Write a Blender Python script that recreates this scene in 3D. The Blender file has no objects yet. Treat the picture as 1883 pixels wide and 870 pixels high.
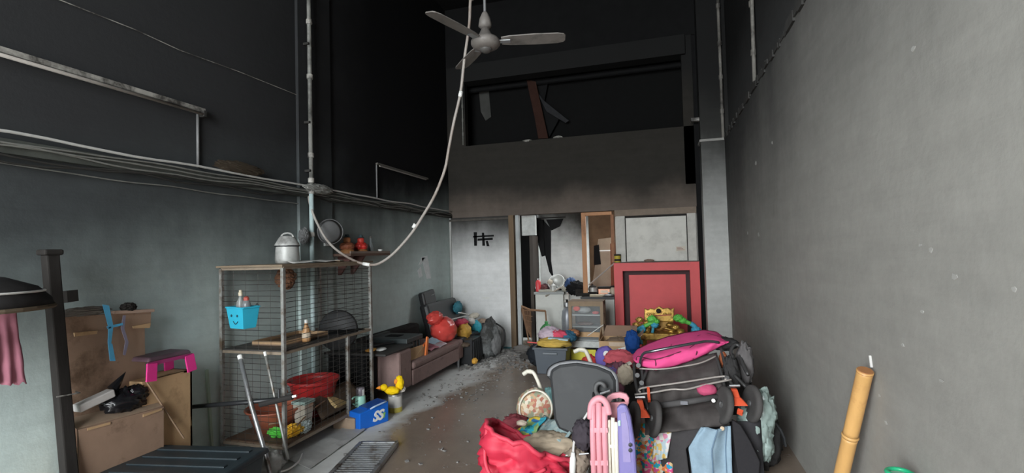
import bpy, math, random
from math import sin, cos, pi, radians as R
from mathutils import Vector, Matrix, noise, Euler

# ---------------------------------------------------------------- camera
EYE = 1.65
FPX = 927.0
YAW, PIT, ROL = R(16.48), R(1.85), R(-1.495)
_f = Vector((-sin(YAW)*cos(PIT), cos(YAW)*cos(PIT), sin(PIT)))
_r = Vector((cos(YAW), sin(YAW), 0)); _u = _r.cross(_f)
_r, _u = cos(ROL)*_r + sin(ROL)*_u, -sin(ROL)*_r + cos(ROL)*_u
scene = bpy.context.scene
COL = scene.collection
cd = bpy.data.cameras.new('camera'); cam = bpy.data.objects.new('camera', cd); COL.objects.link(cam)
cd.sensor_fit = 'HORIZONTAL'; cd.sensor_width = 36.0; cd.lens = 36.0*FPX/1883.0
cd.clip_start = .05; cd.clip_end = 200
cam.matrix_world = Matrix(((_r.x, _u.x, -_f.x, 0), (_r.y, _u.y, -_f.y, 0), (_r.z, _u.z, -_f.z, EYE), (0, 0, 0, 1)))
scene.camera = cam
# ---------------------------------------------------------------- sky and exposure (overcast day outside the open shop front)
W = bpy.data.worlds.new('overcast_sky'); scene.world = W; W.use_nodes = True
bg = W.node_tree.nodes.get('Background') or W.node_tree.nodes.new('ShaderNodeBackground')
bg.inputs[0].default_value = (.93, .98, 1.0, 1); bg.inputs[1].default_value = 1.0
scene.view_settings.view_transform = 'Standard'; scene.view_settings.look = 'None'
scene.view_settings.gamma = 1; scene.view_settings.use_curve_mapping = False
scene.view_settings.exposure = 4.08
scene.cycles.max_bounces = 8; scene.cycles.diffuse_bounces = 5

def portal(name, loc, rot, sx, sy):      # guides sampling of the sky through an opening; gives no light of its own
    l = bpy.data.lights.new(name, 'AREA'); l.shape = 'RECTANGLE'; l.size = sx; l.size_y = sy; l.cycles.is_portal = True
    o = bpy.data.objects.new(name, l); COL.objects.link(o); o.location = loc; o.rotation_euler = rot
portal('shop_front_daylight', (-2.0, -3.1, 2.5), (R(90), 0, 0), 3.3, 5.0)
portal('kitchen_yard_daylight', (-1.5, 10.0, 2.85), (0, 0, 0), 4.3, 1.8)
# ---------------------------------------------------------------- measuring helpers
def _ray(px, py): return _r*((px-941.5)/FPX) + _u*((435-py)/FPX) + _f
def _hit(px, py, i, v):
    d = _ray(px, py); o = Vector((0, 0, EYE)); return o + d*((v-o[i])/d[i])
def AX(px, py, v): return _hit(px, py, 0, v)
def AY(px, py, v): return _hit(px, py, 1, v)
def AZ(px, py, v): return _hit(px, py, 2, v)
V = Vector
XL, XR, YB, YF, ZC = -3.65, .95, 8.38, -3.0, 6.1

# ---------------------------------------------------------------- materials
def _nt(name):
    m = bpy.data.materials.new(name); m.use_nodes = True
    nt = m.node_tree; return m, nt, nt.nodes['Principled BSDF']
def _n(nt, t, **kw):
    n = nt.nodes.new(t)
    for k, v in kw.items(): setattr(n, k, v)
    return n
def rgb(c): return (c[0], c[1], c[2], 1)
def _mix(nt, fac, a, b, mode='MIX'):
    n = _n(nt, 'ShaderNodeMix', data_type='RGBA', blend_type=mode)
    for s, v in ((0, fac), (6, a), (7, b)):
        if hasattr(v, 'is_output'): nt.links.new(v, n.inputs[s])
        elif s == 0: n.inputs[0].default_value = v
        else: n.inputs[s].default_value = rgb(v)
    return n.outputs[2]
def _math(nt, op, a, b=None, c=None, clamp=False):
    n = _n(nt, 'ShaderNodeMath', operation=op, use_clamp=clamp)
    for i, v in enumerate((a, b, c)):
        if v is None: continue
        if hasattr(v, 'is_output'): nt.links.new(v, n.inputs[i])
        else: n.inputs[i].default_value = v
    return n.outputs[0]
def _noise(nt, scale, detail=4, rough=.6, stretch=None, coord=None):
    if coord is None: coord = _n(nt, 'ShaderNodeNewGeometry').outputs['Position']
    if stretch:
        mp = _n(nt, 'ShaderNodeMapping'); mp.inputs['Scale'].default_value = stretch
        nt.links.new(coord, mp.inputs[0]); coord = mp.outputs[0]
    n = _n(nt, 'ShaderNodeTexNoise'); n.inputs['Scale'].default_value = scale
    n.inputs['Detail'].default_value = detail; n.inputs['Roughness'].default_value = rough
    nt.links.new(coord, n.inputs['Vector']); return n.outputs[0]
def _bump(nt, b, h, strength, dist=.01):
    n = _n(nt, 'ShaderNodeBump'); n.inputs['Strength'].default_value = strength; n.inputs['Distance'].default_value = dist
    nt.links.new(h, n.inputs['Height']); nt.links.new(n.outputs[0], b.inputs['Normal'])
_mc = {}
def mat(name, c, rough=.7, var=.25, scale=14., metal=0., bump=.15, alpha=1., trans=0., dirt=None, dirtamt=.0, stretch=None, emit=0):
    """colour with grain; optional grime in patches"""
    if name in _mc: return _mc[name]
    m, nt, b = _nt(name); _mc[name] = m
    nz = _noise(nt, scale, 5, .6, stretch)
    dark = tuple(x*(1-var) for x in c); lite = tuple(min(1, x*(1+var*.6)) for x in c)
    col = _mix(nt, nz, dark, lite)
    if dirt:
        n2 = _noise(nt, scale*.35, 6, .7)
        f = _math(nt, 'MULTIPLY', _math(nt, 'SUBTRACT', n2, .62-dirtamt*.35), 6., clamp=True)
        col = _mix(nt, f, col, dirt)
    nt.links.new(col, b.inputs['Base Color'])
    b.inputs['Roughness'].default_value = rough; b.inputs['Metallic'].default_value = metal
    b.inputs['Alpha'].default_value = alpha
    if rough > .74: b.inputs['Specular IOR Level'].default_value = .12
    if trans: b.inputs['Transmission Weight'].default_value = trans
    if bump: _bump(nt, b, nz, bump, .006)
    return m
def wall_mat(name, base, soot, z0, z1, amp=.5, ky=0., yref=5., streak=.0, top=None, zt=(3, 4), var=.2, peel=0., deep=None):
    """painted plaster with fire soot settled on it: the soot line is ragged and runs by height"""
    m, nt, b = _nt(name)
    pos = _n(nt, 'ShaderNodeNewGeometry').outputs['Position']
    sp = _n(nt, 'ShaderNodeSeparateXYZ'); nt.links.new(pos, sp.inputs[0])
    big = _noise(nt, .9, 5, .62, None, pos); fine = _noise(nt, 9., 6, .7, None, pos)
    st = _noise(nt, 2.2, 3, .6, (1, 1, .12), pos)
    rip = _noise(nt, 1.6, 3, .5, (1, 1.0, 9.), pos)
    z = _math(nt, 'ADD', sp.outputs[2], _math(nt, 'MULTIPLY', _math(nt, 'SUBTRACT', big, .5), amp*2))
    z = _math(nt, 'ADD', z, _math(nt, 'MULTIPLY', _math(nt, 'SUBTRACT', st, .5), streak))
    if ky: z = _math(nt, 'ADD', z, _math(nt, 'MULTIPLY', _math(nt, 'SUBTRACT', sp.outputs[1], yref), ky))  # tilts the soot line along the hall; on the left wall this paints shade
    f = _n(nt, 'ShaderNodeMapRange', interpolation_type='SMOOTHSTEP')
    nt.links.new(z, f.inputs[0]); f.inputs[1].default_value = z0; f.inputs[2].default_value = z1
    v = _math(nt, 'ADD', _math(nt, 'MULTIPLY', fine, .6), _math(nt, 'MULTIPLY', rip, .4))
    bcol = _mix(nt, v, tuple(x*(1-var*1.6) for x in base), tuple(min(1, x*(1+var)) for x in base))
    scol = _mix(nt, v, tuple(x*.7 for x in soot), tuple(x*1.35 for x in soot))
    if deep:
        fd = _n(nt, 'ShaderNodeMapRange', interpolation_type='SMOOTHSTEP'); nt.links.new(_math(nt, 'ADD', sp.outputs[1], _math(nt, 'MULTIPLY', big, 2.)), fd.inputs[0])
        fd.inputs[1].default_value = deep[0]+1; fd.inputs[2].default_value = deep[1]+1; deepf = fd.outputs[0]
    if top:
        f2 = _n(nt, 'ShaderNodeMapRange', interpolation_type='SMOOTHSTEP')
        nt.links.new(z, f2.inputs[0]); f2.inputs[1].default_value = zt[0]; f2.inputs[2].default_value = zt[1]
        scol = _mix(nt, f2.outputs[0], scol, top)
    if deep: scol = _mix(nt, deepf, scol, deep[2])
    col = _mix(nt, f.outputs[0], bcol, scol)
    if peel:
        pn = _noise(nt, 5.5, 8, .75, None, pos)
        pf = _math(nt, 'MULTIPLY', _math(nt, 'SUBTRACT', pn, .74-peel*.1), 30., clamp=True)
        col = _mix(nt, pf, col, tuple(min(1, x*1.5+.05) for x in base))
    nt.links.new(col, b.inputs['Base Color'])
    b.inputs['Roughness'].default_value = .85; b.inputs['Specular IOR Level'].default_value = .1
    _bump(nt, b, _math(nt, 'ADD', fine, _math(nt, 'MULTIPLY', rip, .6)), .25, .012)
    return m

# ---------------------------------------------------------------- mesh builder
def frame(d, up=(0, 0, 1)):
    d = Vector(d).normalized(); up = Vector(up)
    if abs(d.dot(up)) > .97: up = Vector((0, 1, 0)) if abs(d.y) < .9 else Vector((1, 0, 0))
    a = d.cross(up).normalized(); return a, a.cross(d).normalized(), d
class MB:
    def __init__(s): s.v, s.f = [], []
    def add(s, vs, fs):
        k = len(s.v); s.v += [Vector(p) for p in vs]; s.f += [tuple(i+k for i in f) for f in fs]; return s
    def hexa(s, p):          # 8 points: bottom ring 0-3, top ring 4-7
        return s.add(p, [(3, 2, 1, 0), (4, 5, 6, 7), (0, 1, 5, 4), (1, 2, 6, 5), (2, 3, 7, 6), (3, 0, 4, 7)])
    def box(s, lo, hi):
        (a, b, c), (d, e, f) = lo, hi
        return s.hexa([(a, b, c), (d, b, c), (d, e, c), (a, e, c), (a, b, f), (d, b, f), (d, e, f), (a, e, f)])
    def cbox(s, c, size, rot=(0, 0, 0)):
        M = Euler(rot).to_matrix(); c = Vector(c); h = Vector(size)/2
        return s.hexa([c + M @ Vector((x*h.x, y*h.y, z*h.z)) for z in (-1, 1) for x, y in ((-1, -1), (1, -1), (1, 1), (-1, 1))])
    def bar(s, p, q, w, h, up=(0, 0, 1)):
        p, q = Vector(p), Vector(q); a, b, d = frame(q-p, up); a = a*w/2; b = b*h/2
        return s.hexa([p-a-b, p+a-b, p+a+b, p-a+b, q-a-b, q+a-b, q+a+b, q-a+b])
    def tube(s, pts, r, seg=8, cap=True, closed=False):
        pts = [Vector(p) for p in pts]; n = len(pts); rr = r if isinstance(r, (list, tuple)) else [r]*n
        k = len(s.v); a = None
        for i, p in enumerate(pts):
            d = (pts[(i+1) % n] - pts[i-1]) if closed else (pts[min(i+1, n-1)] - pts[max(i-1, 0)])
            if d.length < 1e-9: d = Vector((0, 0, 1))
            d.normalize()
            if a is None: a = frame(d)[0]
            a = (a - d*a.dot(d)).normalized(); b = d.cross(a)
            for j in range(seg):
                t = 2*pi*j/seg; s.v.append(p + (a*cos(t) + b*sin(t))*rr[i])
        for i in range(n if closed else n-1):
            i2 = (i+1) % n
            for j in range(seg):
                j2 = (j+1) % seg; s.f.append((k+i*seg+j, k+i*seg+j2, k+i2*seg+j2, k+i2*seg+j))
        if cap and not closed:
            s.f.append(tuple(k+j for j in range(seg))[::-1]); s.f.append(tuple(k+(n-1)*seg+j for j in range(seg)))
        return s
    def lathe(s, prof, o, axis=(0, 0, 1), seg=20, sx=1, sy=1):
        a, b, d = frame(axis); o = Vector(o); k = len(s.v); n = len(prof)
        for r, z in prof:
            for j in range(seg):
                t = 2*pi*j/seg; s.v.append(o + d*z + a*(r*cos(t)*sx) + b*(r*sin(t)*sy))
        for i in range(n-1):
            for j in range(seg):
                j2 = (j+1) % seg; s.f.append((k+i*seg+j, k+i*seg+j2, k+(i+1)*seg+j2, k+(i+1)*seg+j))
        if prof[0][0] > 1e-5: s.f.append(tuple(k+j for j in range(seg))[::-1])
        if prof[-1][0] > 1e-5: s.f.append(tuple(k+(n-1)*seg+j for j in range(seg)))
        return s
    def prism(s, poly, ext):
        poly = [Vector(p) for p in poly]; e = Vector(ext); n = len(poly)
        fs = [tuple(range(n))[::-1], tuple(range(n, 2*n))] + [(i, (i+1) % n, n+(i+1) % n, n+i) for i in range(n)]
        return s.add(poly + [p+e for p in poly], fs)
    def grid(s, fn, nu, nv):
        k = len(s.v)
        for j in range(nv+1):
            for i in range(nu+1): s.v.append(Vector(fn(i/nu, j/nv)))
        w = nu+1
        for j in range(nv):
            for i in range(nu): s.f.append((k+j*w+i, k+j*w+i+1, k+(j+1)*w+i+1, k+(j+1)*w+i))
        return s
    def cloth(s, p00, p10, p11, p01, nu=14, nv=14, amp=.02, fr=5., seed=0, ragged=0., folds=0., nfold=6):
        P = [Vector(p) for p in (p00, p10, p11, p01)]
        nrm = (P[1]-P[0]).cross(P[3]-P[0]).normalized()
        def fn(u, v):
            e = ragged*noise.noise(Vector((u*9, seed*3.1, 4.)))*v if ragged else 0
            v2 = v + e
            p = P[0]*(1-u)*(1-v2) + P[1]*u*(1-v2) + P[2]*u*v2 + P[3]*(1-u)*v2
            d = noise.noise(p*fr + Vector((seed*7.3, 0, 0)))*amp + noise.noise(p*fr*2.7 + Vector((0, seed*5.1, 0)))*amp*.4
            if folds: d += folds*sin(u*nfold*2*pi + 2*noise.noise(p*2+Vector((seed, 0, 0))))*v
            return p + nrm*d
        return s.grid(fn, nu, nv)
    def blob(s, c, rad, amp=.2, fr=3., seed=0, seg=40, ring=26, flat=None, ridge=True):
        seg, ring = max(seg, 36), max(ring, 24)
        c = Vector(c); k = len(s.v)
        for i in range(ring+1):
            th = pi*i/ring
            for j in range(seg):
                ph = 2*pi*j/seg; n = Vector((sin(th)*cos(ph), sin(th)*sin(ph), cos(th)))
                q = n*fr + Vector((seed*3.7, seed*1.9, seed*.7))
                d = noise.noise(q)*.6
                if ridge: d += .55*(.5-abs(noise.noise(q*1.7))*1.7) + .42*(.4-abs(noise.noise(q*3.3+Vector((5, 2, 1))))*1.5) + .22*(.3-abs(noise.noise(q*7.1))*1.2)
                p = c + Vector((n.x*rad[0], n.y*rad[1], n.z*rad[2]))*(1 + amp*d)
                if flat is not None and p.z < flat: p.z = flat
                s.v.append(p)
        for i in range(ring):
            for j in range(seg):
                j2 = (j+1) % seg; s.f.append((k+i*seg+j, k+(i+1)*seg+j, k+(i+1)*seg+j2, k+i*seg+j2))
        return s
    def build(s, name, m, parent=None, bevel=0., solid=0., smooth=False, sub=0, at=None):
        me = bpy.data.meshes.new(name); o = bpy.data.objects.new(name, me); COL.objects.link(o)
        if parent is not None:
            o.parent = parent; inv = world(parent).inverted(); vs = [inv @ p for p in s.v]
        else:
            if at is None:
                n = len(s.v); at = Vector((sum(p.x for p in s.v)/n, sum(p.y for p in s.v)/n, min(p.z for p in s.v)))
            o.location = at; vs = [p - Vector(at) for p in s.v]
        me.from_pydata(vs, [], s.f); me.materials.append(m)
        if smooth:
            for p in me.polygons: p.use_smooth = True
        if solid:
            d = o.modifiers.new('thickness', 'SOLIDIFY'); d.thickness = solid; d.offset = 0
        if sub:
            d = o.modifiers.new('subdivision', 'SUBSURF'); d.levels = sub; d.render_levels = sub
        if bevel:
            d = o.modifiers.new('bevel', 'BEVEL'); d.width = bevel; d.segments = 2; d.limit_method = 'ANGLE'; d.angle_limit = R(40)
        me.update(); return o
def world(o):
    M = Matrix.LocRotScale(o.location, o.rotation_euler, o.scale)
    return world(o.parent) @ M if o.parent else M
def tag(o, label=None, cat=None, group=None, kind=None):
    for k, v in (('label', label), ('category', cat), ('group', group), ('kind', kind)):
        if v: o[k] = v
    return o
def thing(name, label, cat, loc=(0, 0, 0), rz=0., group=None, rot=None):
    o = bpy.data.objects.new(name, None); COL.objects.link(o); o.empty_display_size = .1
    o.location = loc; o.rotation_euler = rot or (0, 0, rz); return tag(o, label, cat, group)
def struct(o, label): return tag(o, label, None, None, 'structure')
def arc(c, u, v, r0, r1, a0, a1, n): # points on an arc in plane u,v
    c, u, v = Vector(c), Vector(u), Vector(v)
    return [c + u*(r0*cos(a0+(a1-a0)*i/n)) + v*(r1*sin(a0+(a1-a0)*i/n)) for i in range(n+1)]
def smooth_path(pts, n=6):
    pts = [Vector(p) for p in pts]; out = []
    for i in range(len(pts)-1):
        p0, p1, p2, p3 = pts[max(i-1, 0)], pts[i], pts[i+1], pts[min(i+2, len(pts)-1)]
        for k in range(n):
            t = k/n
            out.append(.5*((2*p1) + (p2-p0)*t + (2*p0-5*p1+4*p2-p3)*t*t + (3*p1-p0-3*p2+p3)*t**3))
    return out + [pts[-1]]
def lettering(name, text, size, m, loc, rot, parent, shear=0., depth=.002):
    cu = bpy.data.curves.new(name, 'FONT'); cu.body = text; cu.size = size; cu.extrude = depth; cu.shear = shear
    cu.align_x = 'CENTER'; cu.align_y = 'CENTER'; cu.offset = .004*size/.1
    t = bpy.data.objects.new(name+'_tmp', cu); COL.objects.link(t)
    dg = bpy.context.evaluated_depsgraph_get(); me = bpy.data.meshes.new_from_object(t.evaluated_get(dg))
    bpy.data.objects.remove(t)
    o = bpy.data.objects.new(name, me); COL.objects.link(o); me.materials.clear(); me.materials.append(m)
    o.parent = parent
    o.matrix_basis = world(parent).inverted() @ Matrix.LocRotScale(Vector(loc), Euler(rot), None)
    return o
rnd = random.Random(7)

# ---------------------------------------------------------------- shared materials
M_left = wall_mat('sooty_shaded_teal_plaster', (.57, .66, .64), (.06, .066, .068), 1.0, 2.5, .30, -.17, 4.8, .35, (.042, .043, .045), (2.5, 3.2), peel=.1, deep=(3.6, 6.0, (.012, .012, .013)))  # soot by height; its tilt paints shade near the front, light toward the back
M_right = wall_mat('sooty_grey_plaster', (.345, .335, .31), (.05, .05, .05), 1.35, 4.0, .5, .24, 4.0, .5, (.03, .03, .03), (3.6, 4.6), peel=.15)
M_rupper = wall_mat('burnt_upper_plaster', (.06, .06, .06), (.02, .02, .02), 3.4, 4.5, .4)
M_header = wall_mat('charred_header_plaster', (.16, .13, .11), (.035, .032, .028), 2.2, 2.9, .35, 0, 5, .3, (.02, .02, .02), (3.8, 4.6))
M_part = wall_mat('sooty_white_partition', (.86, .86, .84), (.05, .048, .045), 1.35, 2.3, .28, 0, 5, .3, peel=.1)
M_kit = wall_mat('sooty_kitchen_plaster', (.66, .67, .65), (.03, .028, .025), 1.5, 2.5, .5, 0, 5, .5)
M_col = wall_mat('sooty_column_plaster', (.62, .62, .60), (.04, .04, .038), 1.2, 3.4, .5, 0, 5, .6, (.02, .02, .02), (3.2, 4.2))
M_black = mat('soot_black', (.012, .012, .0125), .85, .4, 6)
M_char = mat('charred_wood', (.03, .027, .025), .8, .5, 18, stretch=(1, 1, .2), bump=.4)
M_steel = mat('dull_steel', (.42, .43, .44), .42, .3, 20, .75, dirt=(.12, .09, .06), dirtamt=.3)
M_wire = mat('rusty_wire', (.06, .055, .05), .6, .3, 30, .5)
M_pipe_w = mat('whitish_conduit', (.48, .46, .42), .55, .35, 12, dirt=(.06, .055, .05), dirtamt=.6)
M_white = mat('white_plastic', (.78, .78, .75), .45, .1, 10, bump=0)
M_dgrey = mat('dark_grey_plastic', (.055, .065, .07), .45, .25, 12)
M_blackpl = mat('black_plastic', (.02, .021, .023), .4, .3, 12)
M_blackfab = mat('black_fabric', (.045, .043, .043), .9, .3, 60, bump=.3)
M_card = mat('brown_cardboard', (.34, .225, .16), .85, .22, 8, dirt=(.14, .09, .06), dirtamt=.2)
M_card2 = mat('tan_cardboard', (.52, .34, .19), .85, .18, 8, dirt=(.25, .15, .08), dirtamt=.15)
M_wood = mat('raw_wood', (.42, .27, .15), .7, .35, 10, stretch=(1, 1, .15))
M_cream = mat('cream_enamel', (.80, .75, .64), .4, .12, 14, bump=0)
# ================================================================ THE SETTING
# floor: wet cement, dark and brown, dry pale patches by the sofa
m, nt, b = _nt('wet_cement_floor')
pos = _n(nt, 'ShaderNodeNewGeometry').outputs['Position']
n1 = _noise(nt, .75, 6, .62, None, pos); n2 = _noise(nt, 5., 7, .7, None, pos); n3 = _noise(nt, 1.7, 5, .6, (1, .6, 1), pos)
sp = _n(nt, 'ShaderNodeSeparateXYZ'); nt.links.new(pos, sp.inputs[0])
side = _math(nt, 'MULTIPLY', _math(nt, 'ADD', sp.outputs[0], 2.35), -.8)
wet = _math(nt, 'MULTIPLY', _math(nt, 'SUBTRACT', _math(nt, 'SUBTRACT', _math(nt, 'ADD', n1, _math(nt, 'MULTIPLY', n2, .25)), side), .48), 7., clamp=True)
dry = _mix(nt, n2, (.42, .42, .41), (.74, .74, .72))
wetc = _mix(nt, n3, (.11, .082, .062), (.40, .315, .25))
nt.links.new(_mix(nt, wet, dry, wetc), b.inputs['Base Color'])
rg = _n(nt, 'ShaderNodeMapRange'); nt.links.new(wet, rg.inputs[0]); rg.inputs[3].default_value = .8; rg.inputs[4].default_value = .2
nt.links.new(_math(nt, 'ADD', rg.outputs[0], _math(nt, 'MULTIPLY', n2, .12)), b.inputs['Roughness'])
_bump(nt, b, n2, .25, .01)
M_floor = m
M_ground = mat('outdoor_paving', (.42, .41, .39), .9, .2, 3)

struct(MB().box((XL-.15, YF, -.12), (XR+.15, 11.2, 0)).build('floor', M_floor), 'wet soot-stained cement floor of the burnt hall')
struct(MB().box((-14, -14, -.14), (12, YF, -.02)).build('ground', M_ground), 'paved ground outside the open shop front')
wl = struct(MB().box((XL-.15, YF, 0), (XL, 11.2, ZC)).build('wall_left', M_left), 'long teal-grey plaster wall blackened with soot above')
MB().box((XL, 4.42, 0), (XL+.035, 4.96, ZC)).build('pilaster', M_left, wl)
wr = struct(MB().box((XR, YF, 0), (XR+.3, YB, 3.27)).build('wall_right', M_right), 'tall grey plaster wall streaked with soot on the right')
struct(MB().box((XR+.07, YF, 3.27), (XR+.3, YB, ZC)).build('wall_right_upper', M_rupper), 'charred black upper right wall set back above the ledge')
# ragged broken edge of the lower plaster
mb = MB(); y = .5
while y < 8.0:
    l = rnd.uniform(.05, .22); h = rnd.uniform(.0, .035); d = rnd.uniform(.006, .02)
    mb.box((XR-d, y, 3.245-rnd.uniform(0, .03)), (XR+.06, y+l, 3.27+h)); y += l*.95
struct(mb.build('trim_1', mat('chipped_plaster_edge', (.07, .068, .065), .9, .6, 9)), 'ragged broken plaster edge along the right wall')
struct(MB().box((XL-.15, YF, ZC), (XR+.3, 9.08, ZC+.2)).build('ceiling', M_black), 'soot-black ceiling of the high hall')
struct(MB().box((XL-.15, YF-.15, 5.0), (XR+.3, YF, ZC+.2)).build('wall_front', M_black), 'blackened lintel wall above the open shop front')

struct(MB().box((-.35, YF-.15, 0), (XR+.3, YF, 5.0)).build('wall_front_light_blocker', M_black), 'unseen black pier added to shade the near left wall')  # unseen pier, added to cut the daylight reaching the near left wall
# back: loft parapet, header, upper beam, partition
struct(MB().box((XL, YB, 2.66), (.56, YB+.14, 3.58)).build('wall_back_parapet', M_header), 'charred black loft parapet across the back of the hall')
struct(MB().box((XL, YB-.004, 2.30), (.56, YB+.16, 2.66)).build('trim_2', M_header), 'scorched brown lintel under the loft parapet')
struct(MB().box((-3.3, YB-.06, 4.72), (.46, YB+.2, 5.03)).build('trim_3', M_header), 'blackened beam above the loft opening')
struct(MB().box((XL, YB, 5.03), (XR+.3, YB+.14, ZC)).build('wall_back_upper', M_black), 'soot-black back wall above the loft beam')
mb = MB(); mb.box((XL, YB, 3.58), (-3.3, YB+.14, 5.03)); struct(mb.build('wall_back_side', M_header), 'blackened wall strip left of the loft opening')
mb = MB(); mb.box((.40, YB, 2.30), (.56, YB+.14, 5.03)); struct(mb.build('trim_4', M_header), 'charred jamb at the right end of the loft')
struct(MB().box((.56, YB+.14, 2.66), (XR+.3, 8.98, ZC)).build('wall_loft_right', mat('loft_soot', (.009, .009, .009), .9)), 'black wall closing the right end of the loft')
struct(MB().box((.56, YB+.02, 3.5), (.62, YB+.14, 5.03)).build('trim_12', M_black), 'black strip between loft jamb and column')
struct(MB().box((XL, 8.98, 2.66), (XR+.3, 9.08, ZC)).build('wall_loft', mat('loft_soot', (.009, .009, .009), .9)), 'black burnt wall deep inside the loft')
struct(MB().box((XL, YB+.14, 2.66), (XR, 8.98, 2.78)).build('loft_floor', M_black), 'sooty loft slab over the kitchen')
# column in the right back corner with ledge, dark gap beside it
struct(MB().box((.62, 8.02, 0), (XR+.07, YB+.14, 3.24)).build('column', M_col), 'pale sooty column in the right back corner')
struct(MB().box((.60, 7.99, 3.235), (XR+.07, YB, 3.27)).build('trim_5', mat('ledge_edge', (.36, .35, .33), .8)), 'thin pale ledge on top of the corner column')
struct(MB().box((.62, 8.06, 3.27), (XR+.07, YB+.14, ZC)).build('column_upper', M_col), 'blackened upper shaft of the corner column')
struct(MB().box((.55, YB-.04, 0), (.62, YB+.14, 3.6)).build('trim_6', M_black), 'black recess strip between altar wall and column')
# chipped marks on the right wall
M_chip = mat('bare_plaster_chip', (.42, .41, .39), .9)
for px, py, r in ((1420, 100, 5), (1390, 300, 4), (1420, 262, 3), (1395, 432, 4), (1375, 428, 3), (1755, 508, 5), (1712, 460, 4), (1697, 573, 4), (1732, 700, 4), (1660, 635, 3), (1617, 728, 3), (1866, 533, 4), (1692, 450, 3), (1629, 777, 3), (1680, 90, 4)):
    p = AX(px, py, XR); s = r*(p-Vector((0, 0, EYE))).length/FPX
    poly = [p + Vector((-.002, cos(a)*s*rnd.uniform(.5, 1.4)*1.6, sin(a)*s*rnd.uniform(.5, 1.1))) for a in [k*pi/3.5 for k in range(7)]]
    MB().prism(poly, (.004, 0, 0)).build('plaster_chip', M_chip, wr)
# peeled white strokes on the left wall beyond the altar shelf
M_peel = mat('peeled_paint', (.72, .74, .74), .8)
for a in (((775, 473), (786, 470), (793, 512), (785, 513)), ((768, 498), (774, 490), (777, 508), (771, 511)), ((776, 474), (781, 474), (775, 486), (770, 488))):
    MB().prism([AX(x, y, XL+.003) for x, y in a], (-.006, 0, 0)).build('paint_scar', M_peel, wl)

# white partition left of the kitchen doorway
wp = struct(MB().box((XL, YB, 0), (-2.53, YB+.09, 2.66)).build('wall_partition', M_part), 'white sooty partition left of the kitchen doorway')
for a in (((871, 427), (877, 427), (877, 452), (872, 452)), ((886, 428), (890, 428), (892, 452), (887, 452)), ((870, 434), (908, 432), (908, 435), (870, 437)), ((878, 439), (906, 437), (906, 441), (878, 443)), ((893, 443), (897, 443), (900, 453), (895, 453))):
    MB().prism([AY(x, y, YB-.003) for x, y in a], (0, .005, 0)).build('soot_mark', M_black, wp)
for px, py, w, h in ((893, 548, 9, 2), (930, 478, 4, 3), (905, 520, 3, 2), (856, 536, 3, 2), (936, 462, 3, 4)):
    MB().prism([AY(px+w*cos(t)*rnd.uniform(.7, 1.2), py+h*sin(t), YB-.003) for t in [k*pi/3 for k in range(6)]], (0, .005, 0)).build('paint_scar', M_white, wp)
struct(MB().box((XL+.005, YB-.02, 0), (XL+.04, YB+.0, 2.3)).build('trim_7', mat('pale_corner_strip', (.5, .5, .48), .7, .4, 6)), 'pale corner strip where partition meets left wall')
struct(MB().box((XL+.01, YB-.03, 2.235), (-2.53, YB, 2.27)).build('trim_8', mat('burnt_top_batten', (.10, .09, .08), .8, .5)), 'scorched batten on top of the partition')
struct(MB().box((-2.9, YB-.02, 0), (-2.53, YB-.0, .03)).build('baseboard_partition', mat('teal_skirting', (.12, .32, .36), .6)), 'teal skirting at the foot of the partition')
mb = MB().box((-2.53, YB-.03, 0), (-2.44, YB+.12, 2.3)); struct(mb.build('door_post', mat('brown_door_post', (.20, .14, .09), .75, .4, 12, stretch=(1, 1, .1))), 'brown timber post at the kitchen doorway')
mb = MB().box((-2.42, YB+.02, 0), (-2.36, YB+.12, 2.3)); struct(mb.build('trim_9', mat('grey_door_jamb', (.48, .50, .50), .7, .4, 6)), 'pale grey jamb inside the doorway')
# kitchen shell beyond, open to the sky at the far end
struct(MB().box((XL, 10.9, 0), (XR, 11.0, 2.8)).build('wall_kitchen', M_kit), 'pale far kitchen wall with soot clouds')
struct(MB().box((.62, YB+.14, 0), (.72, 10.9, 2.8)).build('wall_kitchen_right', M_kit), 'kitchen side wall behind the altar')
wk = struct(MB().box((-2.22, 9.35, 0), (-1.33, 9.45, 2.7)).build('wall_kitchen_screen', M_kit), 'pale kitchen wall streaked with black soot')
struct(MB().box((-3.64, 9.5, 0), (-2.3, 9.58, 2.5)).build('wall_kitchen_left', M_black), 'black burnt wall seen through the doorway')
struct(MB().box((-2.36, YB+.22, 1.95), (-2.12, YB+.34, 2.3)).build('trim_10', mat('scorched_fanlight', (.55, .56, .54), .7, .4)), 'pale panel above the dark doorway')
d = struct(MB().box((-2.30, YB+.5, 0), (-2.24, 9.3, 1.95)).build('door_1', mat('burnt_brown_door', (.05, .038, .03), .7, .5, 9, stretch=(1, 1, .1))), 'burnt brown door standing open into the kitchen')
tag(MB().box((-2.235, 8.96, .98), (-2.21, 9.06, 1.02)).build('door_handle', M_steel, d))

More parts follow.
